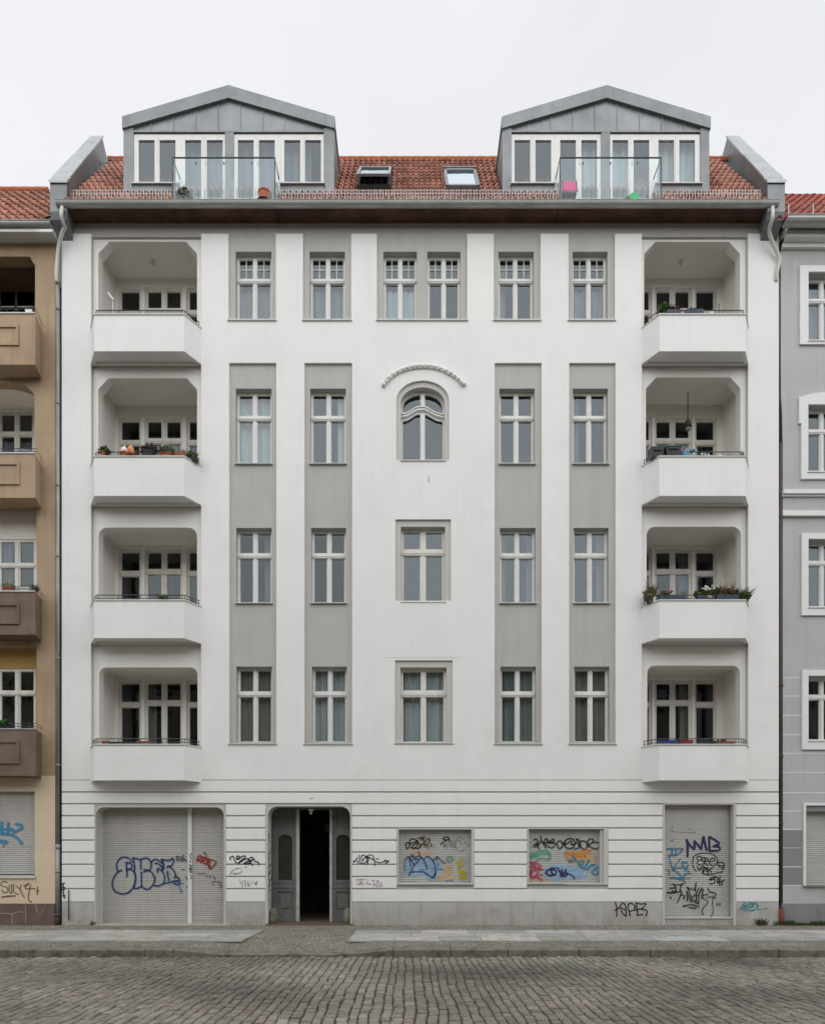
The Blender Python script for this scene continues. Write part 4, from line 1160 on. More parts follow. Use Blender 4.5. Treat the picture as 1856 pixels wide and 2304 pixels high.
# ------------------------------------------------------------------ graffiti
PAINT = {}
def paint(name, rgb, rough=.55):
    if name not in PAINT: PAINT[name] = mat(name, lin(*rgb), rough, .25, 30)
    return PAINT[name]
def graffiti(name, m, strokes, origin, scale, width, d, parent, off=.003):
    """each stroke a painted ribbon on the surface at depth d; coordinates in the enlarged view given by origin and scale"""
    b = MB(); yy = d-off; kk = 1/scale
    for st in strokes:
        w_ = width
        if isinstance(st[0], (int, float)): w_, st = st[0], st[1:]
        pts = [(X(origin[0]+p_[0]*kk, d), Z(origin[1]+p_[1]*kk, d)) for p_ in st]
        hw = w_*kk/S*.58*(1+d/D)
        pts = catmull(pts, 6) if len(pts) > 2 else [pts[0], ((pts[0][0]+pts[1][0])/2, (pts[0][1]+pts[1][1])/2), pts[1]]
        n_ = len(pts); vs = []
        for i, p_ in enumerate(pts):
            a_ = pts[max(0, i-1)]; c_ = pts[min(n_-1, i+1)]
            tx, tz_ = c_[0]-a_[0], c_[1]-a_[1]; ln = sqrt(tx*tx+tz_*tz_) or 1
            nx_, nz_ = -tz_/ln, tx/ln
            h = hw*(.88+.22*noise.noise((p_[0]*14, p_[1]*14, 0)))
            y_ = yy - .00004*i
            vs += [(p_[0]+nx_*h, y_, p_[1]+nz_*h), (p_[0]-nx_*h, y_, p_[1]-nz_*h)]
        b.add(vs, [(2*i, 2*i+1, 2*i+3, 2*i+2) for i in range(n_-1)])
        for (p_, q_, y_) in ((pts[0], pts[1], yy+.0001), (pts[-1], pts[-2], yy-.00004*n_-.0001)):     # rounded ends
            b.add([(p_[0]+hw*.95*cos(2*pi*t/10), y_, p_[1]+hw*.95*sin(2*pi*t/10)) for t in range(10)], [tuple(range(10))])
        yy -= .00045
    return b.build(name, m, parent)
def patch(name, m, polys, origin, scale, d, parent, off=.0022):
    b = MB(); kk = 1/scale
    for i, pl in enumerate(polys):
        pts = catmull(pl+[pl[0]], 4)[:-1]
        pts = [(X(origin[0]+p_[0]*kk, d), Z(origin[1]+p_[1]*kk, d)) for p_ in pts]
        tr = tessellate_polygon([[Vector((p_[0], p_[1], 0)) for p_ in pts]])
        b.add([(p_[0], d-off-.0002*i, p_[1]) for p_ in pts], [tuple(t) for t in tr])
    return b.build(name, m, parent)
navy = hazepaint('navy_spray', lin(22,42,78), 1.08, 30); black = hazepaint('black_spray', lin(24,24,24), 1.06, 30); red_ = paint('red_spray', (140,40,35)); brn = paint('brown_spray', (92,78,66))
grey_ = hazepaint('faded_grey_spray', lin(120,118,115), .45); mauve = hazepaint('faded_mauve_spray', lin(120,85,105), .6)
lblue = hazepaint('light_blue_spray', lin(90,140,175), .75); teal = paint('teal_spray', (35,115,130)); purple = paint('dark_purple_spray', (38,32,78))
olive = paint('olive_spray', (75,65,25)); yel = hazepaint('yellow_spray', lin(175,160,40), .9); ora = hazepaint('orange_spray', lin(200,135,65), .75)
grn = hazepaint('green_spray', lin(90,160,130), .65); pnk = hazepaint('crimson_spray', lin(170,65,88), .85); pblue = hazepaint('pale_blue_spray', lin(140,170,200), .68, 5)
peach = hazepaint('peach_spray', lin(205,170,130), .55, 5); cyan_ = paint('cyan_spray', (50,125,165)); dgreen = hazepaint('grey_green_spray', lin(105,140,120), .6)
O1, S1 = (240, 1900), 8.68
dG = YG-.014
A = [[(495,350),(450,290),(350,255),(260,285),(205,370),(200,470),(225,525),(285,520)],
 [(285,518),(225,545),(150,640),(115,760),(125,860),(190,940),(320,975),(430,945),(510,860),(560,740),(565,640),(540,550),(480,500),(400,500)],
 [(380,370),(440,365),(490,410),(485,470),(400,500)], [(390,370),(395,500),(400,630)],
 [(515,270),(660,305)], [(515,270),(530,340),(545,450),(550,580),(565,660),(550,780),(545,870),(640,850),(690,830)],
 [(670,310),(670,480)], [(680,550),(680,750),(700,840),(800,885),(880,830),(930,740),(940,660),(900,580),(850,530),(790,520),(730,540)],
 [(735,500),(850,500),(870,400),(850,320),(780,275),(690,290)], [(870,360),(920,310),(970,300),(1030,330),(1090,380),(1105,460),(1090,520)],
 [(950,375),(1010,385),(1060,430),(1100,490)], [(1000,550),(1000,480),(1060,510),(1110,570),(1135,660),(1120,750),(1060,800),(990,820),(930,805)],
 [(1075,300),(1110,380),(1110,490)], [(1075,300),(1160,315),(1240,315),(1290,280),(1310,320),(1290,390),(1240,430),(1200,430),(1190,460)],
 [(1200,430),(1270,470),(1330,550),(1350,620),(1345,650)], [(1190,540),(1200,640),(1220,710)], [(1120,770),(1200,755),(1280,740),(1340,780),(1400,790)],
 [(1320,650),(1380,650),(1420,680),(1380,720),(1310,720)], [(1440,720),(1410,780)],
 [20,(1370,240),(1365,290),(1390,325),(1415,290),(1405,245),(1375,235)], [20,(1470,250),(1450,320),(1500,330),(1490,270),(1520,290),(1560,330)],[20,(1490,222),(1515,228)]]
graffiti('graffiti', navy, A, O1, S1, 27, dG, sh1)
graffiti('graffiti', hazepaint('pale_halo_spray', lin(150,172,200), .35, 14), A[:17], O1, S1, 62, dG+.0022, sh1, .0)
graffiti('graffiti', lblue, [[60,(1330,720),(1400,740)],[45,(1400,790),(1440,870),(1460,940)],[(1410,780),(1490,770)]], O1, S1, 30, dG-.001, sh1)
graffiti('graffiti', olive, [[(1480,500),(1515,497)]], O1, S1, 22, dG, sh1)
graffiti('graffiti', black, [[(1550,645),(1590,710)],[(1570,835),(1582,840)]], O1, S1, 22, dG, sh1)
graffiti('graffiti', black, [[(1665,180),(1625,230),(1650,280)],[(1630,320),(1632,360)],[(1610,400),(1640,430),(1668,410)],[(1612,470),(1668,470)],[(1612,500),(1668,510)],[(1620,540),(1660,560)],[(1640,610),(1660,640),(1640,680)],[(1640,440),(1645,540)]], O1, S1, 17, YG-.06, bld)
O2 = (400, 1900)
graffiti('graffiti', red_, [[(375,300),(420,230),(465,240),(450,280),(400,310),(370,330),(430,330)],[(450,360),(490,270),(560,260),(540,300),(480,340),(560,400)],[(560,400),(590,280),(600,350),(580,370)],[(590,330),(612,440)],[(620,290),(600,430),(640,490)]], O2, S1, 30, dG, sh2)
graffiti('graffiti', brn, [[(640,490),(700,430),(750,360),(700,320),(640,320),(620,400),(640,450)],[(510,160),(555,210)]], O2, S1, 26, dG, sh2)
graffiti('graffiti', mauve, [[(400,580),(530,575)],[(550,620),(600,630),(640,620),(635,670)],[(690,620),(730,680)],[(660,740),(700,800)],[(700,730),(850,750)],[(800,790),(850,800),(840,860)]], O2, S1, 24, dG, sh2)
dB = -.005
graffiti('graffiti', black, [[(1030,300),(1025,260),(1080,240),(1100,290),(1140,370)],[(1150,290),(1160,240),(1200,240),(1210,280),(1150,300),(1190,280),(1290,230),(1320,260),(1250,310),(1180,370)],[(1180,385),(1280,310),(1360,290),(1400,330),(1300,370),(1320,385),(1420,370)],[(1380,300),(1430,260),(1470,270),(1440,330),(1410,350),(1470,415)],[(1350,340),(1500,300)],[(1500,340),(1560,350),(1592,400)]], O2, S1, 25, dB, bld)
graffiti('graffiti', grey_, [[(1020,600),(1060,530),(1140,480),(1240,480),(1230,560),(1100,590)],[(1050,570),(1200,570)],[(1310,455),(1350,450)],[(1210,700),(1240,780)],[(1270,720),(1260,830)],[(1310,710),(1320,820)],[(1350,720),(1380,820)],[(1400,720),(1390,820),(1480,730),(1520,790),(1550,720),(1530,810)]], O2, S1, 20, dB, bld)
O3, S3 = (780, 1900), 14.467
graffiti('graffiti', black, [[60,(235,565),(250,562)],[(240,565),(300,520),(340,440)],[(310,500),(380,620)],[(410,370),(420,560),(460,620),(560,620),(660,560),(640,450),(590,380),(520,360),(480,400),(490,520),(520,550),(590,430)],[(640,400),(740,350),(850,380),(880,460),(900,560),(925,690)],[(640,400),(700,450),(720,480),(690,560),(685,650)],[(650,400),(660,520),(680,600)],[(660,390),(780,460),(900,540),(1000,590),(1120,600),(1230,560)],[45,(1240,530),(1360,560)],[40,(1360,560),(1270,620)],[(960,475),(1030,485)]], O3, S3, 32, dB, bld)
graffiti('graffiti', mauve, [[(330,1150),(620,1150)],[(340,1150),(345,1310),(480,1300)],[(400,1200),(470,1230),(410,1290)],[(490,1170),(500,1290),(620,1290)],[(700,1160),(660,1290),(800,1300)],[(820,1190),(900,1190),(860,1380)],[(900,1300),(950,1350),(980,1400)],[(960,1340),(1010,1170),(1040,1290),(1040,1410)],[(1130,1240),(1110,1370),(1160,1370)]], O3, S3, 24, dB, bld)
O4, S4 = (890, 1860), 9.644; dW = YW-.014
patch('graffiti', pblue, [[(180,690),(560,680),(820,700),(1030,880),(1000,960),(900,1000),(880,1180),(700,1170),(620,1060),(190,1070)]], O4, S4, dW, shw1)
patch('graffiti', peach, [[(300,570),(480,540),(760,550),(740,620),(340,620)],[(1050,850),(1230,850),(1230,1050),(1060,1040)],[(900,1060),(1300,1070),(1300,1130),(920,1180)]], O4, S4, dW, shw1)
graffiti('graffiti', dgreen, [[(1480,290),(1400,250),(1320,290),(1290,380),(1320,480),(1410,540),(1500,500)],[(1350,310),(1400,330),(1430,380)],[(1490,340),(1520,370)],[45,(1130,740),(1120,690),(1180,665),(1230,700),(1220,760),(1150,760)],[40,(200,720),(200,960)]], O4, S4, 20, dW-.002, shw1)
graffiti('graffiti', black, [[(220,370),(290,350),(310,400),(250,490),(220,370)],[(300,400),(320,290),(390,270),(450,310),(470,390),(440,450),(370,470),(340,450),(400,400),(450,330),(330,380)],[(340,470),(500,475),(560,400),(500,370),(470,300)]], O4, S4, 25, dW-.003, shw1)
graffiti('graffiti', black, [[(1020,270),(1090,225),(1160,260),(1110,295),(1030,270)],[(1170,290),(1080,310),(980,390)],[(1060,400),(1060,440)]], O4, S4, 25, dW-.003, shw1)
graffiti('graffiti', olive, [[(500,470),(560,400),(640,330),(700,270),(740,290),(700,370),(600,390),(500,380)],[(480,260),(600,240),(640,240),(530,300)],[(600,280),(650,450)],[(690,400),(715,480)],[(760,370),(780,440)]], O4, S4, 25, dW-.006, shw1)
graffiti('graffiti', grey_, [[(1100,340),(1120,480)],[(1160,330),(1240,300),(1290,310),(1290,440),(1220,430),(1160,400),(1170,330)],[(1200,340),(1210,430)],[(1240,340),(1250,420)],[(1560,420),(1590,400)],[(830,400),(830,470)]], O4, S4, 24, dW-.006, shw1)
graffiti('graffiti', navy, [[(235,710),(265,650),(300,700),(320,800),(325,880)],[(290,660),(360,760),(410,840)],[(480,560),(520,570),(510,620)],[(340,660),(430,670),(520,640),(560,670)],[(560,670),(480,760),(400,850),(350,940),(290,1060)],[(330,990),(450,985),(600,990),(700,1050),(810,1120)],[40,(790,1110),(840,1090),(865,1020)],[(860,1050),(860,900),(840,800),(800,730),(690,655),(620,710)],[(560,670),(620,740),(660,850),(690,930)],[(820,730),(900,660),(970,720),(1030,780),(1080,800)],[(390,710),(480,710)],[(340,610),(340,660)],[(380,620),(370,660)],[(900,670),(885,740)]], O4, S4, 23, dW-.006, shw1)
graffiti('graffiti', cyan_, [[12,(540,920),(620,950)],[14,(740,900),(860,925),(1030,940)],[12,(890,890),(940,780)],[18,(1090,1190),(1170,1165),(1260,1190)]], O4, S4, 14, dW-.0125, shw1)
graffiti('graffiti', yel, [[30,(1320,800),(1390,720),(1440,700),(1480,760),(1430,870)],[50,(1370,760),(1380,900),(1400,1060),(1410,1140)],[70,(1420,1120),(1490,1120),(1510,1060),(1480,1000),(1430,990)]], O4, S4, 30, dW-.004, shw1)
O5, S5 = (1180, 1860), 9.137
patch('graffiti', pblue, [[(400,860),(700,790),(1160,860),(1290,1040),(1000,1090),(420,1120)],[(1050,700),(1350,720),(1600,900),(1450,1000),(1300,900),(1100,800)]], O5, S5, dW, shw2)
patch('graffiti', peach, [[(880,660),(1440,540),(1480,720),(1300,780),(1000,760)],[(150,1100),(420,1060),(600,1130),(180,1140)]], O5, S5, dW-.0006, shw2)
graffiti('graffiti', grn, [[(120,620),(230,590),(400,560),(520,590),(510,680),(330,660),(250,700)],[(150,560),(420,490),(520,560)],[30,(130,670),(250,620)]], O5, S5, 55, dW-.0015, shw2)
graffiti('graffiti', ora, [[(850,550),(1000,560),(1200,530),(1330,510)],[60,(870,620),(900,680)],[(1050,620),(1250,600)]], O5, S5, 85, dW-.003, shw2)
graffiti('graffiti', pnk, [[(120,740),(240,760),(330,820),(280,860),(130,840)],[(140,800),(200,790),(220,830)],[(120,920),(330,890)],[30,(330,890),(370,890)],[(150,960),(130,1040),(200,1060),(280,950)],[(180,1030),(350,1000)],[(250,1040),(360,1110)],[(110,1000),(140,900)]], O5, S5, 42, dW-.004, shw2)
graffiti('graffiti', black, [[(190,280),(240,262),(270,300),(280,340),(200,380),(200,420),(250,410),(240,340),(300,460)],[(330,210),(340,300),(280,390)],[(350,300),(400,380),(440,440)],[(390,330),(430,260),(480,280),(440,340),(400,340),(540,440),(610,410)],[(500,320),(590,260),(600,310),(480,340),(640,360),(720,460),(790,380),(720,300),(640,370)],[(790,380),(840,290),(930,250),(1000,270),(1040,340),(1010,420),(930,460),(850,430),(820,370),(840,330)],[(830,390),(960,300),(970,380),(1060,340)],[(1060,260),(1130,290),(1140,420),(1020,470)],[(1080,270),(1110,380),(1140,410)],[(1130,330),(1200,300),(1270,330),(1300,390),(1240,470),(1180,450),(1130,380)],[(1290,380),(1320,270),(1400,260),(1410,320)],[(1300,400),(1400,330),(1500,330),(1560,360),(1530,430),(1450,465),(1350,420),(1300,400)]], O5, S5, 27, dW-.002, shw2)
graffiti('graffiti', teal, [[(970,600),(1040,660),(1090,740),(1150,830),(1300,890)],[(920,740),(930,700),(1020,660)],[(920,735),(1060,700)],[(1130,740),(1170,700),(1210,720),(1190,780),(1140,770)],[(1330,690),(1280,780),(1230,860)],[(1300,890),(1350,810),(1420,780),(1450,800)],[(1550,850),(1480,860),(1420,900),(1400,950),(1440,990),(1500,970),(1540,920),(1600,940)]], O5, S5, 24, dW-.008, shw2)
graffiti('graffiti', purple, [[(440,960),(480,900),(580,890),(650,920),(640,980),(590,1000),(540,900)],[(440,960),(520,1020),(590,990)],[(700,900),(740,960),(760,1040),(770,900)],[(850,900),(800,980),(810,1030),(870,1000),(820,950)],[26,(860,960),(940,990),(1030,1070)],[22,(530,860),(700,860)]], O5, S5, 36, dW-.002, shw2)
O6, S6 = (1490, 1860), 10.85; dS = YS-.014
graffiti('graffiti', purple, [[(590,330),(615,480),(615,730)],[(590,330),(680,470),(780,560)],[(790,370),(780,560)],[(800,380),(880,470),(950,560)],[(950,560),(975,400),(1000,270)],[(1010,270),(1040,420),(1080,570)],[(1140,270),(1150,590)],[(1170,270),(1280,330),(1380,420),(1250,490)],[44,(1250,490),(1380,500),(1400,560),(1320,600),(1150,600)]], O6, S6, 54, dS, shd)
graffiti('graffiti', black, [[(745,760),(830,690),(950,655),(1080,655),(1230,680),(1340,780)],[(760,770),(740,900),(770,1020),(830,1100)],[(840,770),(880,730),(950,750),(960,800),(880,830),(840,770)],[(870,850),(850,900),(910,940),(1000,930),(1010,860),(950,800),(1000,760),(1050,780),(1040,850)],[(1040,850),(1030,900),(1110,950)],[(1030,790),(1080,770),(1120,810),(1080,860),(1060,840)],[(1140,850),(1200,780),(1270,790),(1240,860),(1150,860),(1160,920),(1260,970),(1300,910)],[(1340,820),(1350,920),(1440,1020),(1510,960),(1480,890),(1360,880)],[(1360,950),(1440,960),(1500,960)],[(1500,980),(1450,1120),(1340,1130),(1200,1180),(1100,1180),(970,1140)],[(850,980),(900,1070),(930,1020)],[(930,1020),(990,980),(1040,1010),(960,1040),(1010,1100),(970,1130),(1100,1000),(1110,1170)],[(1100,1000),(1080,1100),(1180,1040)],[(1240,1020),(1160,1040),(1200,1130)]], O6, S6, 25, dS, shd)
blu2 = hazepaint('worn_blue_spray', lin(55,115,150), .85)
graffiti('graffiti', blu2, [[(120,560),(460,550),(480,600),(320,710),(160,710)],[(240,590),(240,690)],[(330,590),(320,690)],[30,(160,720),(200,880),(250,1040)],[30,(250,1040),(440,800)],[(250,1040),(400,1015),(540,1010),(560,1080)],[(600,890),(490,880),(500,960),(560,1020),(630,950)],[30,(590,1000),(640,1110)],[(250,1060),(370,1130),(430,1180),(450,1290)],[(690,1150),(560,1170),(500,1290)],[30,(130,1050),(170,1100),(165,1200)],[(190,1260),(330,1255),(450,1300)]], O6, S6, 42, dS-.001, shd)
graffiti('graffiti', grey_, [[(260,0),(260,130),(800,150)],[(650,60),(700,65)],[(200,350),(260,340),(290,290)],[(560,1270),(700,1265)]], O6, S6, 24, dS, shd)
O7 = (1490, 1970)
graffiti('graffiti', blu2, [[(520,60),(510,130),(560,190)],[(200,60),(330,70),(420,100)]], O7, S6, 42, dS, shd)
graffiti('graffiti', black, [[(1160,110),(1200,60),(1320,35),(1180,120)],[(1150,110),(1270,100),(1270,190),(1160,215)],[(1350,50),(1350,180)],[(1410,30),(1390,140)],[(1340,180),(1500,125)],[(1380,180),(1410,250)],[(1440,160),(1460,220)],[(250,215),(300,235),(470,230),(490,205)],[(300,240),(340,380),(240,380)],[(480,225),(430,340),(460,400),(450,470),(370,670)],[(180,320),(310,310)],[45,(130,430),(300,430)],[(300,420),(450,400)],[(460,470),(540,510),(510,580)],[(200,530),(205,570)],[(600,400),(610,520),(600,630)],[(600,410),(680,620),(710,650)],[(600,290),(650,330),(800,340)],[(620,300),(710,560)],[(820,180),(800,380)],[(890,320),(800,480),(710,580),(870,690)],[(960,320),(890,480),(880,700)],[(990,340),(960,560)],[(880,490),(830,500),(820,640)],[(960,490),(1110,470)],[22,(970,540),(1060,600),(1110,670),(1000,790),(960,900),(1000,960)],[(1120,320),(1130,380),(1200,420),(1300,440),(1290,490)],[(1100,535),(1270,530),(1290,560)],[22,(1235,550),(1220,700),(1240,860),(1190,1010)],[36,(510,760),(620,730),(740,720),(890,780)],[(660,790),(810,810)],[(1335,690),(1335,730)],[(1395,690),(1400,720)]], O7, S6, 30, dS, shd)
graffiti('graffiti', black, [[(195,280),(240,440),(260,560),(245,750)],[(200,570),(330,470),(440,330),(510,380),(550,500),(560,750)],[(330,490),(420,500),(510,550)],[(390,560),(450,670),(540,750)],[(690,750),(660,620),(620,500),(620,390),(700,340),(790,370),(840,450),(800,560),(690,590)],[(880,330),(910,500),(930,640),(920,740)],[(880,330),(1040,360),(1190,345),(1180,395)],[(860,560),(940,530),(1060,510),(1140,440)],[(1060,530),(1180,550),(1240,610),(1200,740)],[(930,720),(1090,700)]], (1370, 2010), 14.467, 42, .006, bld)
graffiti('graffiti', teal, [[(190,380),(240,340),(250,400)],[(240,330),(290,250)],[(280,310),(290,410)],[(300,300),(320,330)],[(330,300),(320,350),(370,395),(430,400),(500,360),(520,310),(450,260)],[(350,290),(400,260),(440,300),(400,350),(370,320),(420,290)],[14,(520,385),(580,380)],[14,(640,370),(690,360)]], (1640, 2000), 8.037, 19, .006, bld)
patch('graffiti', hazepaint('pale_teal_halo', lin(150,190,195), .25, 14), [[(180,390),(250,240),(460,240),(540,320),(430,420),(260,420)]], (1640,2000), 8.037, .006, bld)
graffiti('graffiti', black, [[(1170,1340),(1110,1350),(1130,1400)],[(1110,1420),(1170,1420)],[(1120,1470),(1170,1450)],[(1110,1500),(1150,1540)],[(1110,1570),(1170,1560),(1160,1610)],[(1140,1340),(1145,1600)]], (0, 1820), 7.98, 16, dB, bld)
# scrawls down the gateway jamb (on its side face)
b = MB()
for (z_, y0_, y1_, w_) in ((2.2,.05,.2,.03),(1.75,.08,.3,.04),(1.6,.06,.2,.05),(1.42,.1,.34,.05),(1.22,.05,.28,.07),(1.05,.12,.36,.05),(.92,.06,.2,.05),(.78,.1,.3,.03),(.55,.1,.24,.03)):
    xj = X(602.5)+.004; b.add([(xj,y0_,z_),(xj,y1_,z_+.09),(xj,y1_,z_+.09+w_),(xj,y0_,z_+w_)], [(0,1,2,3)])
    b.add([(xj+.001,y0_+.02,z_+.1),(xj+.001,y0_+.06,z_-.1),(xj+.001,y0_+.1,z_-.1),(xj+.001,y0_+.05,z_+.1)], [(0,1,2,3)])
b.build('graffiti', black, bld)

# ------------------------------------------------------------------ left neighbour
nl = thing('neighbour_apartment_building', 'weathered tan apartment house with brown panelled balconies at the left edge', 'building', (-10.5, 0, 0))
xR = X(123); xLf = -14.5; yN = .04
OPN = [(-96, 77, 700, 573, 'c'), (-96, 75.5, 1016, 853, 'a'), (-90, 80, 1330, 1132, 'n'), (-88, 80, 1640, 1453, 'n')]
hl = []
for (a, c, zb_, zt_, k) in OPN:
    x0, x1, z0, z1 = X(a), X(c), Z(zb_)-.6, Z(zt_)
    if k == 'c': hl.append([(x0,z0),(x1,z0),(x1,z1-.22),(x1-.07,z1-.13),(x1-.13,z1),(x0+.13,z1),(x0,z1-.22)])
    elif k == 'a': hl.append(ell((x0+x1)/2, (x1-x0)/2, z1-.42, .42, z0, 20))
    else: hl.append(rect(x0, x1, z0, z1))
shopL = rect(X(-150), X(77), Z(1971), Z(1781))
MB().plate([rect(xLf, xR, Z(1746), Z(534))] + hl, yN, yN+.3).build('wall', M['fabric_tan'], nl)
MB().plate([rect(xLf, xR, Z(2034), Z(1746)), shopL], yN-.02, yN+.3).build('ground_floor_wall', M['beige'], nl)
MB().box(xLf, xR, yN-.045, yN+.3, -.05, Z(2034)).build('plinth', M['browntile'], nl)
b = MB()
for st in ([(0,1880),(230,1895),(330,1855),(460,1865)], [(215,1895),(225,2070)], [(460,1700),(465,2060)], [(645,1720),(660,1840),(720,1930),(800,1800)]):
    b.tube([(X(p_[0]/7.98), yN-.046, Z(1820+p_[1]/7.98)) for p_ in st], .007, 4)
b.build('plinth_crack', M['cement'], nl)
shL = shutter(nl, X(-150), X(76), Z(1968), Z(1781), yN+.13, 'shutter', .05)
MB().box(X(-150), X(79.5), yN-.06, yN+.1, Z(1977), Z(1970.5)).build('sill', M['zinc_paint'], nl)
graffiti('graffiti', cyan_, [[(-60,300),(0,330),(30,440),(30,250)],[(150,260),(140,460)],[(0,370),(210,370),(220,400)],[(290,280),(380,290),(380,360),(250,420)],[(-40,440),(140,460),(240,480),(340,560),(390,630)],[60,(-40,580),(60,590),(110,605)],[24,(60,650),(65,680)]], (0, 1820), 7.98, 42, yN+.11, shL)
graffiti('graffiti', brn, [[(130,1330),(60,1310),(10,1370),(60,1400),(130,1420),(140,1490),(70,1510),(30,1460)],[(170,1380),(170,1480),(210,1520),(210,1360)],[(250,1360),(250,1500),(330,1540)],[(290,1390),(380,1460)],[(380,1370),(370,1470),(440,1600)],[(430,1390),(530,1340),(450,1430),(640,1440)],[(550,1370),(510,1620),(570,1680)],[(680,1410),(670,1540)],[(650,1470),(700,1480)],[26,(40,1590),(150,1575),(270,1570)]], (0, 1820), 7.98, 17, yN-.02, nl)
# loggia boxes
for i, (a, c, zb_, zt_, k) in enumerate(OPN):
    x0, x1, z0, z1 = X(a)-.05, X(c)+.03, Z(zb_)-.6, Z(zt_)+.1
    yb = 1.15 if i < 2 else (.34 if i == 3 else .40)
    m_ = ['tan_dark', 'loggia_in', 'loggia_in', 'yellow'][i]
    wx = [(-3, 36, 70), (0, 36.5, 76), (0, 36, 79), (0, 36, 79)][i]
    r = MB()
    r.add([(x0,yN+.29,z0),(x0,yb,z0),(x0,yb,z1),(x0,yN+.29,z1)], [(0,1,2,3)]); r.add([(x1,yN+.29,z0),(x1,yb,z0),(x1,yb,z1),(x1,yN+.29,z1)], [(0,1,2,3)])
    r.add([(x0,yN+.29,z1),(x1,yN+.29,z1),(x1,yb,z1),(x0,yb,z1)], [(0,1,2,3)]); r.add([(x0,-.3,z0+.02),(x1,-.3,z0+.02),(x1,yb,z0+.02),(x0,yb,z0+.02)], [(0,1,2,3)])
    ztp = [Z(637, yb), Z(925, yb), Z(1213, yb), Z(1505, yb)][i]
    if i == 0: wins_ = [(X(2, yb), X(33, yb)), (X(39, yb), X(76, yb))]
    elif i == 1: wins_ = [(X(-3, yb), X(76, yb))]
    else: wins_ = [(X(-4, yb), X(80, yb))]
    zlow = z0+.3
    r.plate([rect(x0, x1, z0, z1)] + [rect(q_[0], q_[1], zlow, ztp) for q_ in wins_], yb, yb+.08)
    lg = r.build('loggia', M[m_], nl)
    for q_ in wins_:
        ztr = [Z(690, yb), Z(975, yb), Z(1272, yb), Z(1560, yb)][i]
        window(nl, q_[0], q_[1], zlow, ztp, ztr, yb+.02, cols=1 if i == 0 else 2, fb=.055, mw=.12, tw=.12, glass='glass_dark' if i != 1 else 'glass', frame='framegrey', curtain=[None,'lower','left',None][i], cmat='curtain_grey')
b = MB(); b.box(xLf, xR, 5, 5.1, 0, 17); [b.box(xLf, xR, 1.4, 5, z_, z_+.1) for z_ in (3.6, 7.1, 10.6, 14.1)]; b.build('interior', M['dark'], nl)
# balconies with sunk panels
for i, (zt_, zb_, m_) in enumerate([(706, 820, 'fabric_tan'), (1021, 1120, 'fabric_tan'), (1332, 1428, 'tan_dark'), (1642, 1746, 'tan_dark')]):
    yf = -.42; xa, xb = X(-110, yf), X(79.5, yf)+.0; xw = X(89)
    z1, z0 = Z(zt_, yf), Z(zb_, yf)
    b = MB(); c_ = xb
    vs = []
    po = [(-12.6, .02), (xa, yf), (c_, yf), (xw+.03, .03)]; pi_ = [(-12.5, .02), (xa+.05, yf+.12), (c_-.05, yf+.12), (xw-.1, .03)]
    vs = [(p_[0], p_[1], z0) for p_ in po] + [(p_[0], p_[1], z1) for p_ in po] + [(p_[0], p_[1], z0) for p_ in pi_] + [(p_[0], p_[1], z1) for p_ in pi_]
    fs = []
    for k in range(3): fs += [(k, k+1, k+5, k+4), (k+8, k+12, k+13, k+9), (k+4, k+5, k+13, k+12)]
    fs.append((0,1,2,3)); b.add(vs, fs)
    bal = b.build('balcony', M[m_], nl)
    fr_ = MB(); q0, q1 = Z([732,1041,1350+885/2.8*0+550*0+ 314.0*0+550, 1666][i] if i != 2 else 1358, yf), Z([778,1091,1405,1719][i], yf)
    px1 = X([43,45,45,45][i], yf); pxa = X(-70, yf)
    fr_.plate([rect(pxa, px1, q1, q0), rect(pxa+.06, px1-.06, q1+.06, q0-.06)], yf-.035, yf-.001); fr_.build('panel_moulding', M[m_], bal)
    cp = MB(); cp.add([(p_[0], p_[1]-.02, z1) for p_ in po]+[(p_[0], p_[1]-.02, z1+.03) for p_ in po]+[(p_[0], p_[1]+.03, z1) for p_ in pi_]+[(p_[0], p_[1]+.03, z1+.03) for p_ in pi_], fs[:-1]); cp.build('coping', M['gutter'], bal)
    rl = MB()
    for hh in (.09, .16): rl.tube([(p_[0], p_[1]+.05, z1+hh) for p_ in po], .008, 6)
    for xx in [xa+.2+k*.28 for k in range(int((c_-xa-.2)/.28)+1)]: rl.box(xx-.005, xx+.005, yf+.045, yf+.055, z1+.03, z1+.16)
    rl.build('railing', M['rail'], bal)
# cornice, gutter and roof
b = MB(); b.box(xLf, X(118,-.25), -.25, .1, Z(521,-.25), Z(511,-.25)); b.box(xLf, xR-.02, -.12, .3, Z(527), Z(516)); b.build('cornice', M['rwhite'], nl)
b = MB(); b.box(xLf, X(70), -.10, .1, Z(530), Z(526.5)); b.box(xLf, X(68), -.07, .1, Z(541), Z(536.5)); b.build('stucco_moulding', M['rwhite'], nl)
b = MB()
for _ in range(46):
    cx_ = X(random.uniform(71,121)); cz_ = Z(random.uniform(523,537)); s_ = random.uniform(.02,.07); b.blob((cx_, .05, cz_), (s_*1.6, .05, s_*.6), 7, 5, jit=.25)
b.build('crumbling_stucco', M['tan_dark'], nl)
gutter(xLf, X(117,-.4), -.42, Z(503,-.42), .09, M['gutter'], nl, False)
def roofL(d): return Z(501,-.35)+ (Z(433,2.3)-Z(501,-.35))/2.65*(d+.35)
tiled_roof('roof', xLf, X(112,.5)+.15, -.35, 2.3, roofL, .23, .36, [(.32,.13,.08),(.27,.11,.07),(.35,.15,.10),(.21,.09,.06)], nl, 9, .03)
b = MB(); b.add([(xLf,.0,roofL(0)-.06),(xR,.0,roofL(0)-.06),(xR,2.3,roofL(2.3)-.03),(xLf,2.3,roofL(2.3)-.03),(xR,8,17),(xLf,8,17)], [(0,1,2,3),(3,2,4,5)]); b.build('roof_deck', M['castiron'], nl)
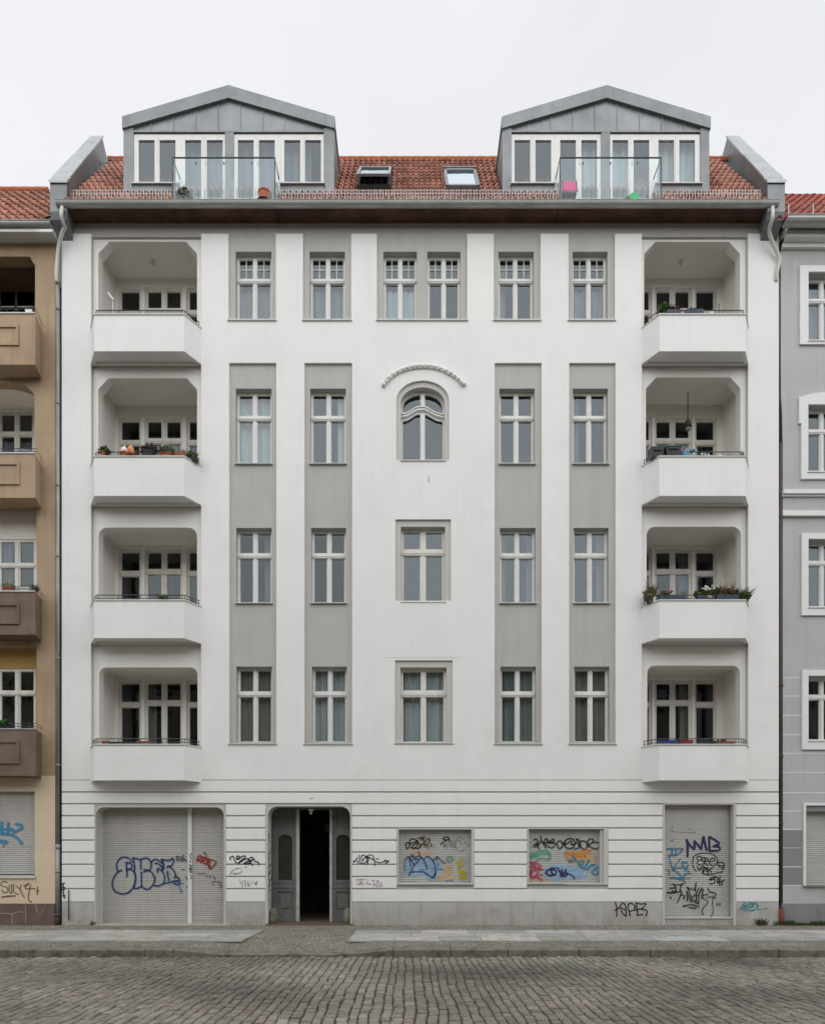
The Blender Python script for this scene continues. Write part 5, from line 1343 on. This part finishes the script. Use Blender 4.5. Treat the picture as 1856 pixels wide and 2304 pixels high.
x = xLf; b = MB()
while x < X(108,2.3): b.tube([(x, 2.3, roofL(2.3)+.03), (x+.36, 2.3, roofL(2.3)+.05)], [.11,.09], 8); x += .34
b.build('ridge_tiles', M['terracotta'], nl)

# ------------------------------------------------------------------ right neighbour
nr = thing('neighbour_apartment_building', 'grey rendered house with white window surrounds at the right edge', 'building', (11.5, 0, 0))
xL = X(1758.5); xRt = 14.5
def surr_arch(x0, x1, zb_, zsh, zt_):
    pts = [(x0, zb_), (x1, zb_), (x1, zsh)]
    for k in range(11): t = k/10; pts.append((x1+(x0-x1)*t, zsh+(zt_-zsh)*sin(pi*t)**.8))
    return pts + [(x0, zsh)]
WR = [(1818, 1902, 765, 612, 678), (1817.5, 1902, 1060, 910.5, 972), (1818, 1902, 1365, 1213, 1268), (1818, 1902, 1665, 1521, 1570)]
cols_ = (0, 175, 350)
zRG = Z(1740)
holes = []; sur = []
for dx in cols_:
    for (a, c, zb_, zt_, ztr) in WR:
        if X(c+dx) < xRt-.2: holes.append((X(a+dx), X(c+dx), Z(zb_), Z(zt_), Z(ztr, .2), dx))
shopR = rect(X(1813.5), X(1960), Z(1994), Z(1813))
MB().plate([rect(xL, xRt, Z(2034), Z(545))] + [rect(*h[:4]) for h in holes] + [shopR], .03, .35).build('wall', M['rgrey'], nr)
MB().box(xL, xRt, .0, .35, -.05, Z(2034)).build('plinth', M['rplinth'], nr)
for i, h in enumerate(holes):
    k = i % 4; dx = h[5]
    o0, o1 = X([1799,1799,1803,1804][k]+dx), X([1921,1921,1917,1916][k]+dx)
    if k == 1:
        outl_ = [(X(1802+dx), Z(1078)), (X(1918+dx), Z(1078)), (X(1918+dx), Z(953)), (X(1922+dx), Z(953)), (X(1922+dx), Z(894))]
        for q in range(1, 10): t = q/10; outl_.append((X(1922+dx)+(X(1797+dx)-X(1922+dx))*t, Z(894)+(.12*sin(pi*t))))
        outl_ += [(X(1797+dx), Z(894)), (X(1797+dx), Z(953)), (X(1802+dx), Z(953))]
    else: outl_ = rect(o0, o1, Z([775,1078,1385,1687][k]), Z([598,890,1200,1508][k]))
    MB().plate([outl_, rect(*h[:4])], -.02, .03).build('window_surround', M['rwhite'], nr)
    window(nr, h[0], h[1], h[2], h[3], h[4], .2, fb=.05, mw=.10, tw=.12, glass='glass' if k != 3 else 'glass_dark', curtain=['full','sides','left','sides'][k], cmat='curtain_grey', sill=(h[0]-.02, h[1]+.02, .04))
b = MB()
for (za, zb_, pr) in ((1113,1104,.10),(1117,1113,.05),(1152,1149,.04),(1162,1153,.08)): b.box(xL+.02, xRt, .03-pr, .03, Z(za), Z(zb_))
b.build('string_course', M['rwhite'], nr)
b = MB()
for z_ in (1525,1566,1610,1653,1695,1738,1784,1825,1867,1908,1951,1993): b.box(xL, X(1803.5) if z_ not in (1695,1738,1784) else xRt, .026, .030, Z(z_+1), Z(z_-1))
b.build('block_joint', M['rwhite'], nr)
b = MB()
for (za, zb_) in ((1908,1868),(1950,1909.5),(1992,1952.5)): b.box(X(1762), X(1806), .025, .03, Z(za), Z(zb_))
b.build('dark_block', M['rgrey_dark'], nr)
MB().plate([[(X(1808),Z(1994)),(X(1966),Z(1994)),(X(1966),Z(1807)),(X(1808),Z(1807))], shopR], -.0, .03).build('window_surround', M['rwhite'], nr)
shutter(nr, X(1812), X(1962), Z(1993), Z(1813), .22, 'shutter_pale', .052)
MB().box(X(1813), X(1961), .05, .24, Z(1826), Z(1813)).build('shutter_box', M['rgrey_dark'], nr)
MB().box(X(1808), X(1966), -.04, .1, Z(1995.5), Z(1993)).build('sill', M['pipe'], nr)
b = MB(); b.box(xL, xRt, -.22, .1, Z(531,-.22), Z(516,-.22)); b.box(xL, xRt, -.15, .1, Z(536), Z(520)); b.box(xL, xRt, -.10, .1, Z(549), Z(540)); b.box(xL, xRt, -.06, .3, Z(560), Z(549)); b.build('cornice', M['rwhite'], nr)
gutter(X(1766,-.4), xRt, -.40, Z(495,-.4), .14, M['gutter'], nr, True)
MB().box(xL+.05, xRt, -.35, .1, Z(516,-.2), Z(508,-.3)).build('eaves', M['castiron'], nr)
def roofR(d): return Z(493,-.35)+(Z(440,2.3)-Z(493,-.35))/2.65*(d+.35)
tiled_roof('roof', X(1768,-.3)-.3, xRt, -.35, 2.3, roofR, .20, .36, [(.30,.075,.05),(.26,.06,.042),(.34,.09,.06)], nr, 11, .035)
b = MB(); b.add([(xL,.0,roofR(0)-.06),(xRt,.0,roofR(0)-.06),(xRt,2.3,roofR(2.3)-.03),(xL,2.3,roofR(2.3)-.03),(xRt,8,17),(xL,8,17)], [(0,1,2,3),(3,2,4,5)]); b.build('roof_deck', M['castiron'], nr)
b = MB()
for z_ in (.12,.24,.34): b.tube([(X(1770,-.3), -.32, roofR(-.3)+z_), (xRt, -.32, roofR(-.3)+z_)], .007, 5)
for k in range(9): b.box(9.2+k*.6, 9.22+k*.6, -.33, -.31, roofR(-.35), roofR(-.3)+.35)
b.build('snow_guard', M['gutter'], nr)
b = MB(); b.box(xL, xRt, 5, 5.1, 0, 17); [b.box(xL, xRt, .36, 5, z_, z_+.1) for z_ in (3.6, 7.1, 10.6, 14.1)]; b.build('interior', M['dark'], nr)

# ------------------------------------------------------------------ facade across the street (it shades the lower floors and is mirrored in the panes)
of = thing('opposite_apartment_building', 'long tan apartment row closing the far side of the street behind the viewer', 'building', (0, -27, 0))
b = MB(); hl = []
for k in range(-11, 12):
    for f_ in range(4): hl.append(rect(k*3.0-.6, k*3.0+.6, 1.4+f_*3.5, 3.4+f_*3.5))
b.plate([rect(-36, 36, -.3, 15.8)] + hl, -27, -27.3); b.build('wall', M['tan_far'], of)
MB().box(-36, 36, -28.6, -28.5, -.3, 15.5).build('back_wall', M['dark'], of)
b = MB()
for h in hl:
    x0, x1, z0, z1 = h[0][0], h[1][0], h[0][1], h[2][1]
    b.box(x0, x1, -27.22, -27.16, z0, z0+.08); b.box(x0, x1, -27.22, -27.16, z1-.08, z1); b.box((x0+x1)/2-.05, (x0+x1)/2+.05, -27.22, -27.17, z0+.08, z1-.08)
    b.box(x0, x1, -27.21, -27.165, z0+1.3, z0+1.4)
b.build('window_frames', M['frame'], of)
b = MB(); b.add([(-36,-26.6,15.8),(36,-26.6,15.8),(36,-31,18),(-36,-31,18)], [(0,1,2,3)]); b.build('roof', M['castiron'], of)
struct(MB().box(-60, 60, -27, -20.5, -.2, .0).build('far_pavement', M['cement']))

# ------------------------------------------------------------------ things on the balconies
G1 = (.05,.09,.025); G2 = (.09,.12,.04); G3 = (.035,.05,.02); HE = (.10,.055,.05); DRY = (.20,.15,.08); PALE = (.20,.23,.15)
def pot(name, label, cat, px, base_z, y, r, h, m, plant=None, group=None, rim=True, sx=1.0, sy=1.0):
    x = X(px, y); t = thing(name, label, cat, (x, y, base_z), group)
    b = MB(); b.lathe(x, y, [(r*.72, base_z), (r*.95, base_z+h*.82), (r*1.08, base_z+h*.84), (r*1.08, base_z+h), (r*.92, base_z+h), (r*.85, base_z+h*.8)], 14, sx, sy)
    b.build('pot', M[m], t, smooth=False)
    if plant:
        kind, w_, hh, cols = plant; p_ = MB()
        c = (x, y, base_z+h+hh*.35)
        if kind == 'bush': p_.leaves(c, (w_, min(w_,.14), hh*.6), int(260+900*w_), .05, cols)
        elif kind == 'grass': p_.blades((x, y, base_z+h*.8), r*sx*.8, r*sy*.8, 170, hh, cols)
        elif kind == 'droop':
            p_.leaves(c, (w_, .12, hh*.5), 260, .05, cols); p_.leaves((c[0]+w_*.9, y-.05, c[2]-hh*.5), (w_*.35, .06, hh*.6), 130, .045, cols)
        p_.build('plant', M['veg'], t)
    return t
def trough(name, label, cat, pxa, pxb, base_z, y, h, m, plants=(), group=None, dep=.16):
    xa, xb = X(pxa, y), X(pxb, y); t = thing(name, label, cat, ((xa+xb)/2, y, base_z), group)
    b = MB(); k = .02
    b.add([(xa+k,y-dep/2+k,base_z),(xb-k,y-dep/2+k,base_z),(xb-k,y+dep/2-k,base_z),(xa+k,y+dep/2-k,base_z),(xa,y-dep/2,base_z+h),(xb,y-dep/2,base_z+h),(xb,y+dep/2,base_z+h),(xa,y+dep/2,base_z+h),
           (xa+k,y-dep/2+k,base_z+h),(xb-k,y-dep/2+k,base_z+h),(xb-k,y+dep/2-k,base_z+h),(xa+k,y+dep/2-k,base_z+h),(xa+k,y-dep/2+k,base_z+h-.03),(xb-k,y-dep/2+k,base_z+h-.03),(xb-k,y+dep/2-k,base_z+h-.03),(xa+k,y+dep/2-k,base_z+h-.03)],
          [(3,2,1,0),(0,1,5,4),(1,2,6,5),(2,3,7,6),(3,0,4,7),(4,5,9,8),(5,6,10,9),(6,7,11,10),(7,4,8,11),(8,9,13,12),(9,10,14,13),(10,11,15,14),(11,8,12,15),(12,13,14,15)])
    n_ = int((xb-xa)/.045)
    for i in range(1, n_): xx = xa+(xb-xa)*i/n_; b.box(xx-.004, xx+.004, y-dep/2-.004, y-dep/2+.01, base_z+.02, base_z+h-.015)
    b.build('box', M[m], t)
    for (kind, u, w_, hh, num, cols) in plants:
        p_ = MB(); x = xa+(xb-xa)*u
        if kind == 'bush': p_.leaves((x, y, base_z+h+hh*.4), (w_, dep*.6, hh*.6), num, .05, cols)
        elif kind == 'grass': p_.blades((x, y, base_z+h*.8), w_, dep*.4, num, hh, cols)
        elif kind == 'flower':
            for _ in range(num):
                cx_ = (x+random.uniform(-w_,w_), y+random.uniform(-.06,.06), base_z+h+hh*random.uniform(.5,1)); p_.blob(cx_, (.022,.02,.018), 6, 4, random.choice(cols), .2)
        p_.build('plant' if kind != 'flower' else 'flowers', M['veg'], t)
    return t
yP = -.33
zc = [p_+.036 for p_ in PTOP]
# left, third floor
z3 = zc[1]
pot('plant_pot', 'small terracotta bowl with drooping plant at the left end of the squash balcony ledge', 'flower pot', 234, z3, yP, .085, .115, 'terracotta', ('droop', .13, .14, [G1, G2, G3]))
pot('plant_pot', 'wide terracotta bowl holding squashes on the left third floor balcony', 'flower pot', 288.5, z3, yP, .165, .10, 'terracotta', None, None, True, 1.2, .7)
def squash(px, z_, y, r, h, m, label):
    x = X(px, y); t = thing('squash', label, 'squash', (x, y, z_), 'squashes in the bowl on the balcony ledge')
    b = MB(); b.lathe(x, y, [(r*.4, z_), (r*.9, z_+h*.12), (r, z_+h*.33), (r*.78, z_+h*.58), (r*.4, z_+h*.78), (r*.2, z_+h*.9)], 14); b.build('fruit', M[m], t, smooth=True)
    s = MB(); s.tube([(x, y, z_+h*.88), (x+.01, y, z_+h*1.0), (x+.03, y, z_+h*1.12)], [.016, .012, .009], 6); s.build('stem', M['straw'], t)
squash(280, z3+.09, yP, .09, .20, 'whiteobj', 'white bottle shaped squash beside the orange one on the balcony ledge')
squash(294.5, z3+.09, yP-.02, .088, .22, 'orange', 'orange bottle shaped squash right of the white one on the balcony ledge')
for (px, n_) in ((287, 'smaller orange squash lying low in front of the white squash'), (298, 'smaller orange squash lying low under the big orange squash')):
    x = X(px, yP-.1); t = thing('squash', n_, 'squash', (x, yP-.1, z3+.02), 'squashes in the bowl on the balcony ledge'); b = MB(); b.blob((x, yP-.12, z3+.065), (.055,.05,.042), 12, 8); b.build('fruit', M['orange'], t, smooth=True)
    MB().tube([(x, yP-.12, z3+.10), (x+.01, yP-.12, z3+.13)], .008, 6).build('stem', M['straw'], t)
pot('plant_pot', 'dark oval pot full of dull purple heather in the middle of the squash balcony', 'flower pot', 334, z3, yP, .14, .13, 'blackplastic', ('bush', .24, .17, [HE, G3, (.075,.07,.045), HE]), None, True, 1.25, .7)
pot('plant_pot', 'oval terracotta pot with pale green cushion plant right of the heather', 'flower pot', 374.5, z3, yP, .125, .10, 'terracotta', ('bush', .20, .14, [PALE, G2, (.15,.15,.08)]), None, True, 1.3, .7)
trough('flower_box', 'low dull red flower box with dry stems right of the pale green cushion plant', 'flower box', 394, 418, z3, yP, .08, 'terracotta', [('grass', .6, .1, .14, 60, [DRY, (.14,.09,.06)])])
t = trough('flower_box', 'green planted box on the slanting right end of the squash balcony', 'flower box', 418, 446, z3-.02, yP+.14, .08, 'blackplastic', [('bush', .5, .14, .16, 320, [G1, G2, PALE]), ('grass', .7, .08, .2, 60, [PALE, G2])])
t = thing('garden_ornament', 'pale round ornament with pointed tip behind the heather pot', 'ornament', (X(344,0), 0, z3-.05))
b = MB(); b.lathe(X(344,.0), .0, [(.10,z3-.02),(.19,z3+.1),(.17,z3+.2),(.08,z3+.28),(.02,z3+.29)], 12); b.build('body', M['loggia'], t, smooth=True); 
b = MB(); b.lathe(X(330,0), .02, [(.05,z3-.02),(.04,z3+.2),(.005,z3+.40)], 10); b.build('tip', M['loggia'], t)
# left, second and first floor
pot('plant_pot', 'tiny pot with a straggly green sprig on the plain second floor left balcony', 'flower pot', 366, zc[2], yP, .05, .05, 'blackplastic', ('droop', .12, .08, [G2, PALE]))
trough('flower_box', 'rust brown empty box at the left end of the lowest left balcony', 'flower box', 231, 246, zc[3]-.01, yP+.1, .10, 'terracotta')
trough('flower_box', 'dark green box beside the rust brown one on the lowest left balcony', 'flower box', 247, 300, zc[3]-.01, yP+.1, .075, 'blackplastic')
trough('flower_box', 'dull red box in the middle of the lowest left balcony', 'flower box', 308, 338, zc[3]-.01, yP+.1, .09, 'terracotta')
# right, fourth floor
t = pot('plant_pot', 'leafy climbing green plant in a pot at the left corner of the top right balcony', 'flower pot', 1491, zc[0], yP, .07, .08, 'blackplastic', ('bush', .12, .24, [G1, (.06,.13,.03), G2]))
trough('flower_box', 'dark blue flower box with dull red plant on the top right balcony', 'flower box', 1497, 1528, zc[0], yP, .095, 'bluebox', [('bush', .35, .12, .14, 260, [(.16,.04,.045),(.10,.04,.035),G3]), ('bush', .85, .08, .09, 120, [(.18,.05,.06),(.13,.05,.04)])])
trough('flower_box', 'dark blue flower box with silvery leaves right of the red plant', 'flower box', 1540, 1582, zc[0], yP, .10, 'bluebox', [('bush', .5, .22, .05, 240, [(.10,.13,.16),(.05,.07,.08),G3])])
x = X(1583.5,.1); t = thing('straw_hat', 'tan straw hat shape leaning up behind the top right balcony ledge', 'hat', (x, 0, zc[0]))
b = MB()
for (r0, r1) in ((.145,.105),):
    b.add([(x+r0*cos(pi*k/14), .02, zc[0]+.02+r0*1.15*sin(pi*k/14)) for k in range(15)] + [(x+r1*cos(pi*k/14), -.01, zc[0]+.02+r1*1.1*sin(pi*k/14)) for k in range(15)], [(k, k+1, k+16, k+15) for k in range(14)])
b.blob((x+.02, .03, zc[0]+.05), (.09,.05,.10), 12, 8); b.build('crown', M['straw'], t, smooth=True)
b = MB(); x = X(1601,yP); b.blob((x, yP, zc[0]+.055), (.05,.05,.05), 12, 8); tag(b.build('lamp_ball', M['whiteobj'], None, True), 'white ball on the top right balcony ledge', 'ball')
b = MB(); x = X(1618.5,yP-.08); b.tube([(x,yP-.06,zc[0]-.04),(x,yP-.06,zc[0]+.23)], .009, 6); b.blob((x,yP-.06,zc[0]+.235), (.016,.016,.016)); tag(b.build('holder_stick', M['bluebox']), 'thin dark rod upright on the top right balcony railing', 'rod')
# right, third floor
for (pa, pb, la) in ((1463, 1492, 'black plastic tub at the left corner of the third floor right balcony'), (1494.5, 1528, 'black plastic tub beside the blue bag on the third floor right balcony')):
    xa, xb = X(pa, yP), X(pb, yP); t = thing('plastic_tub', la, 'tub', ((xa+xb)/2, yP, zc[1]), 'black tubs on the balcony ledge'); yq = yP+(.05 if pa < 1480 else 0)
    b = MB(); z_ = zc[1]-.01; h = .235; r = (xb-xa)/2; xm = (xa+xb)/2
    vs = []
    for (rr, zz, dd_) in ((r*.84, z_, .09), (r*.98, z_+h*.86, .12), (r*1.04, z_+h*.87, .13), (r*1.04, z_+h, .13), (r*.93, z_+h, .11), (r*.85, z_+h*.5, .10)):
        vs += [(xm-rr, yq-dd_, zz), (xm+rr, yq-dd_, zz), (xm+rr, yq+dd_, zz), (xm-rr, yq+dd_, zz)]
    fs = [(3,2,1,0)]
    for q in range(5):
        for k in range(4): fs.append((q*4+k, q*4+(k+1)%4, q*4+4+(k+1)%4, q*4+4+k))
    fs.append((20,21,22,23)); b.add(vs, fs); b.build('body', M['blackplastic'], t)
    MB().box(xa+.06, xb-.06, yq-.145, yq-.118, z_+h*.60, z_+h*.68).build('handle', M['blackplastic'], t)
x = X(1545, yP); b = MB()
for k in range(7): b.blob((x+random.uniform(-.12,.14), yP+random.uniform(-.04,.05), zc[1]+random.uniform(.04,.15)-k*.004), (random.uniform(.05,.08),.06,random.uniform(.04,.07)), 9, 6, jit=.18)
t = thing('crumpled_bag', 'crumpled blue bag right of the two black tubs', 'bag', (x, yP, zc[1])); b.build('body', M['lightblue'], t)
b = MB(); b.tube([(x-.03,yP,zc[1]+.15),(x,yP,zc[1]+.22),(x+.05,yP,zc[1]+.15)], .01, 6); b.build('handle', M['whiteobj'], t)
x = X(1577, yP); t = thing('plant_pot', 'small dark pot with pale rim between the blue bag and the bottles', 'flower pot', (x, yP, zc[1])); b = MB(); b.lathe(x, yP, [(.045,zc[1]),(.06,zc[1]+.1),(.065,zc[1]+.12),(.05,zc[1]+.12)], 12); b.build('pot', M['blackplastic'], t)
MB().blob((x,yP-.055,zc[1]+.05), (.03,.015,.02)).build('label_spot', M['whiteobj'], t)
for (px, h_, la) in ((1586, .13, 'clear grey bottle left of the slimmer one on the third floor right balcony'), (1593.5, .11, 'slim pale bottle right of the grey one on the third floor right balcony')):
    x = X(px, yP); b = MB(); b.lathe(x, yP, [(.028,zc[1]),(.03,zc[1]+h_*.6),(.012,zc[1]+h_*.8),(.012,zc[1]+h_)], 10); tag(b.build('bottle', M['curtain']), la, 'bottle')
for (px, zz, rr, yy, la) in ((1639, .15, .125, -.12, 'white plate raised behind the railing at the right of the third floor balcony'), (1617, .012, .085, -.33, 'flat white plate lying on the third floor balcony ledge'), (1665, .10, .07, -.25, 'white bowl at the right corner of the third floor balcony')):
    x = X(px, yy); b = MB(); z_ = zc[1]+zz; b.lathe(x, yy, [(rr*.4,z_-.008),(rr*.9,z_+.004),(rr,z_+.014),(rr*.85,z_+.008),(.01,z_)], 16); tag(b.build('plate', M['whiteobj'], None, True), la, 'plate')
# pendant lamp hanging in the third floor right loggia
ya = .75; x = X(1547.5, ya); zt_ = Z(874, ya); zl_ = Z(944, ya); t = thing('pendant_lamp', 'dark pendant lantern on a long rod in the third floor right loggia', 'lamp', (x, ya, zl_))
b = MB(); b.tube([(x,ya,zt_),(x,ya,zl_)], .012, 6); b.lathe(x, ya, [(.04,zt_-.03),(.035,zt_+.02)], 10); b.build('rod', M['black'], t)
b = MB(); b.lathe(x, ya, [(.02,zl_+.02),(.045,zl_-.02),(.075,zl_-.09),(.08,zl_-.16),(.10,zl_-.19),(.095,zl_-.2)], 12); b.build('shade', M['black'], t)
b = MB(); b.lathe(x, ya, [(.06,zl_-.2),(.07,zl_-.25),(.03,zl_-.3)], 12); b.build('glass', M['curtain_grey'], t, smooth=True)
# ceiling lamps
for (px, py, sidx, la) in ((344, 583, 0, 'small pale ceiling lamp in the top left loggia'), (1531, 584, 1, 'small dull ceiling lamp in the top right loggia')):
    ya = .75; x = X(px, ya); zc_ = Z(543.5, YA)+.10; t = thing('ceiling_lamp', la, 'lamp', (x, ya, zc_))
    b = MB(); b.lathe(x, ya, [(.07,zc_-.001),(.065,zc_-.03),(.02,zc_-.04)], 12); b.build('base', M['whiteobj'], t)
    b = MB(); b.blob((x,ya,zc_-.075), (.045,.045,.05), 12, 8); b.build('bulb', M['whiteobj'], t, smooth=True)
# parasol stand in the top left loggia
ya = .1; x = X(254, ya); t = thing('clothes_prop', 'thin pale folded stand in the left corner of the top left loggia', 'stand', (x, ya, FLOOR[0]))
b = MB(); b.tube([(x,ya,FLOOR[0]),(x,ya,Z(678,ya))], .012, 6); b.build('pole', M['framegrey'], t)
b = MB(); b.tube([(x-.12,ya,Z(659,ya)),(x+.02,ya,Z(674,ya))], .025, 6); b.build('head', M['whiteobj'], t)
# right, second floor
t = pot('plant_pot', 'pot with tall dry stems at the left corner of the planted second floor balcony', 'flower pot', 1461, zc[2]-.02, yP+.12, .09, .10, 'blackplastic', ('bush', .15, .30, [G2, DRY, PALE]))
b = MB(); x = X(1466,yP+.1); b.blades((x,yP+.1,zc[2]+.05), .08, .05, 90, .42, [DRY,(.16,.08,.05),G2]); b.build('stems', M['veg'], t)
trough('flower_box', 'long slate blue flower box with a magenta bloom left on the second floor right balcony', 'flower box', 1482, 1542, zc[2], yP, .115, 'bluebox', [('bush', .22, .12, .08, 150, [G1,G2]), ('flower', .33, .11, .11, 24, [(.30,.05,.14),(.22,.03,.10)]), ('grass', .95, .06, .16, 40, [PALE,G2])])
trough('flower_box', 'slate blue flower box with white blossoms in the middle of the second floor right balcony', 'flower box', 1567, 1606, zc[2], yP, .105, 'bluebox', [('bush', .3, .22, .14, 500, [G2,(.12,.10,.05),G1]), ('bush', .9, .18, .17, 420, [G1,G2,(.10,.06,.03)]), ('flower', .70, .15, .24, 40, [(.85,.83,.80),(.8,.78,.74)])])
trough('flower_box', 'slate blue flower box with rusty autumn foliage on the second floor right balcony', 'flower box', 1609, 1660, zc[2], yP, .11, 'bluebox', [('bush', .2, .26, .20, 560, [G1,(.13,.07,.03),G3]), ('bush', .75, .2, .18, 380, [G3,(.09,.05,.03),G1]), ('grass', .5, .2, .34, 60, [DRY,(.15,.08,.04)])])
pot('plant_pot', 'grassy green plant at the right corner of the second floor right balcony', 'flower pot', 1674, zc[2]-.02, yP+.05, .10, .08, 'blackplastic', ('bush', .14, .16, [(.05,.11,.03),G1,G3]))
b = MB(); x = X(1674,yP+.05); b.blades((x,yP+.05,zc[2]), .1, .08, 160, .32, [G1,(.05,.11,.03),PALE], .5); tag(b.build('grass_tuft', M['veg']), 'spiky green grass rising from the right corner pot of the second floor balcony', 'grass')
b = MB(); x = X(1469.5,-.2); b.lathe(x, -.26, [(.03,zc[2]),(.035,zc[2]+.1),(.015,zc[2]+.16)], 10); tag(b.build('jug', M['whiteobj']), 'small white jug beside the dry stems on the second floor right balcony', 'jug')
b = MB(); x = X(1596,yP-.1); b.blob((x-.02,yP-.1,zc[2]+.05), (.022,.02,.035)); b.blob((x+.03,yP-.1,zc[2]+.05), (.02,.02,.035)); tag(b.build('figurine', M['straw']), 'small pale figurine in front of the white blossoms', 'figurine')
# right, first floor
trough('storage_box', 'blue plastic box at the left of the lowest right balcony', 'box', 1479, 1524, zc[3]-.02, yP+.12, .125, 'blue', dep=.2)
trough('storage_box', 'red plastic box beside the blue one on the lowest right balcony', 'box', 1526, 1557, zc[3]-.02, yP+.12, .125, 'red', dep=.2)
trough('flower_box', 'dark green flower box on the lowest right balcony, next to the red box', 'flower box', 1571, 1608, zc[3]-.02, yP+.12, .11, 'blackplastic', [('bush', .5, .2, .03, 120, [G3,(.05,.08,.07)])])
trough('flower_box', 'brownish flower box at the right of the lowest right balcony', 'flower box', 1610, 1652, zc[3]-.02, yP+.12, .10, 'terracotta', [('bush', .3, .15, .02, 80, [G3, HE])])
# dormer balconies
yD = -.33; z0_ = Z(452.5, -.42)
x = X(1348-0+0, yD); 
x = X(1281, yD); t = thing('deck_chair', 'folding chair with pink fabric back on the right dormer balcony', 'chair', (x, yD, z0_))
xa, xb = X(1265.5, yD), X(1298, yD)
b = MB(); b.add([(xa,yD,Z(428,yD)),(xb,yD,Z(428,yD)),(xb,yD+.06,Z(402,yD)),(xa,yD+.06,Z(402,yD)),(xa,yD+.012,Z(428,yD)),(xb,yD+.012,Z(428,yD)),(xb,yD+.072,Z(402,yD)),(xa,yD+.072,Z(402,yD))], [(0,1,2,3),(7,6,5,4),(0,3,7,4),(1,5,6,2),(3,2,6,7),(0,4,5,1)]); b.build('backrest', M['pink'], t)
b = MB(); b.box(xa, xb, yD+.02, yD+.36, Z(433,yD), Z(429,yD)); b.build('seat', M['black'], t)
for (u, v0, v1) in ((.08,-.02,.36),(.92,-.02,.36),(.08,.36,-.02),(.92,.36,-.02)):
    xx = xa+(xb-xa)*u; MB().tube([(xx,yD+v0,z0_),(xx,yD+v1,Z(429,yD))], .011, 6).build('leg', M['black'], t)
b = MB()
for u in (.0, 1.0): xx = xa+(xb-xa)*u; b.tube([(xx,yD-.02,Z(432,yD)),(xx,yD+.06,Z(399,yD))], .011, 6)
b.build('back_frame', M['black'], t)
x = X(1424.5, yD); t = thing('bucket', 'bright green plastic bucket on the right dormer balcony', 'bucket', (x, yD, z0_))
b = MB(); b.lathe(x, yD, [(.13,z0_),(.115,z0_+.20),(.07,z0_+.25),(.05,z0_+.24)], 16); b.build('body', M['green'], t, smooth=False)
MB().tube([(x+.1,yD,z0_+.15),(x+.13,yD,z0_+.17),(x+.12,yD,z0_+.12)], .008, 6).build('handle', M['green'], t)
x = X(1410, yD); b = MB(); b.tube([(x,yD,z0_),(x,yD,z0_+.13)], .008, 6); b.leaves((x,yD,z0_+.14), (.06,.05,.03), 60, .035, [G3,G1]); tag(b.build('seedling', M['veg']), 'small dark seedling left of the green bucket', 'plant')
pot('plant_pot', 'dark mossy pot with a dry bush in the left corner of the left dormer balcony', 'flower pot', 414, z0_, yD, .12, .21, 'blackplastic', ('bush', .20, .18, [(.10,.10,.03),(.06,.055,.02),DRY,G3]))
x = X(595, yD); t = thing('plant_pot', 'rust red fluted tub at the right corner of the left dormer balcony', 'flower pot', (x, yD, z0_)); b = MB()
b.lathe(x, yD, [(.13,z0_+.0),(.15,z0_+.25),(.165,z0_+.255),(.16,z0_+.29),(.14,z0_+.28)], 18); b.build('pot', M['terracotta'], t); MB().lathe(x, yD, [(.2,z0_),(.21,z0_+.015),(.19,z0_+.02)], 16).build('saucer', M['castiron'], t)
MB().tube([(x+.16,yD,z0_+.2),(x+.22,yD,z0_+.12),(x+.23,yD,z0_)], .012, 6).build('hose', M['black'], t)
# left neighbour's balconies
yq = -.38
zq = [Z(v_, -.42)+.03 for v_ in (706,1021,1332,1642)]
x = X(63, yq); b = MB(); b.box(x-.07, x+.09, yq, yq+.1, zq[0]+.02, zq[0]+.11); b.box(x-.075, x+.095, yq-.005, yq+.105, zq[0]+.11, zq[0]+.122); tag(b.build('small_box', M['whiteobj']), 'small white box at the corner of the tan house top balcony', 'box')
trough('flower_box', 'dark flower box behind the railing of the tan house top balcony', 'flower box', 38, 66, zq[0], yq+.12, .08, 'blackplastic')
pot('plant_pot', 'shallow brown bowl with spiky pale plant on the tan house balcony', 'flower pot', 21, zq[2], yq+.06, .13, .09, 'terracotta', ('grass', .15, .16, [PALE, DRY, G2]))
pot('plant_pot', 'small green spiky plant at the corner of the tan house balcony', 'flower pot', 79, zq[2], yq+.14, .06, .06, 'terracotta', ('grass', .1, .17, [G1, PALE]))
x = X(52,yq+.1); b = MB()
for k in range(4): b.box(x-.16, x+.20, yq+.05, yq+.12, zq[2]+.01+k*.035, zq[2]+.028+k*.035)
tag(b.build('slatted_crate', M['whiteobj']), 'low white slatted crate between the two plants on the tan house balcony', 'crate')
trough('flower_box', 'green planted box on the lowest balcony of the tan house', 'flower box', -8, 30, zq[3], yq+.06, .09, 'blackplastic', [('bush', .45, .16, .12, 320, [(.03,.14,.04),G1])])
# tufts of weed at the foot of the walls
def tuft(px, y, w_, h, n_, label, cols=(G1, G3, G2)):
    b = MB(); b.blades((X(px, y), y, .0), w_, .05, n_, h, list(cols), .5); b.leaves((X(px, y), y, .03), (w_, .05, .04), n_, .03, list(cols)); tag(b.build('weed_tuft', M['veg']), label, 'weeds')
tuft(1714, -.06, .11, .20, 90, 'brownish weed tuft at the foot of the white wall right of the shuttered door', (DRY, G3, (.08,.07,.04)))
tuft(1776, -.06, .10, .15, 120, 'green weeds beside the rusty pipe foot')
tuft(1800, -.06, .22, .08, 160, 'low green weeds along the grey house plinth between the taller tufts')
tuft(1840, -.06, .20, .13, 200, 'dense green weeds along the grey house plinth at the right edge')
tuft(1747, -.05, .03, .15, 16, 'thin sprig at the very corner of the white house')
tuft(209, -.03, .05, .13, 26, 'sparse dark sprigs beside the wide garage shutters', (G3, DRY))
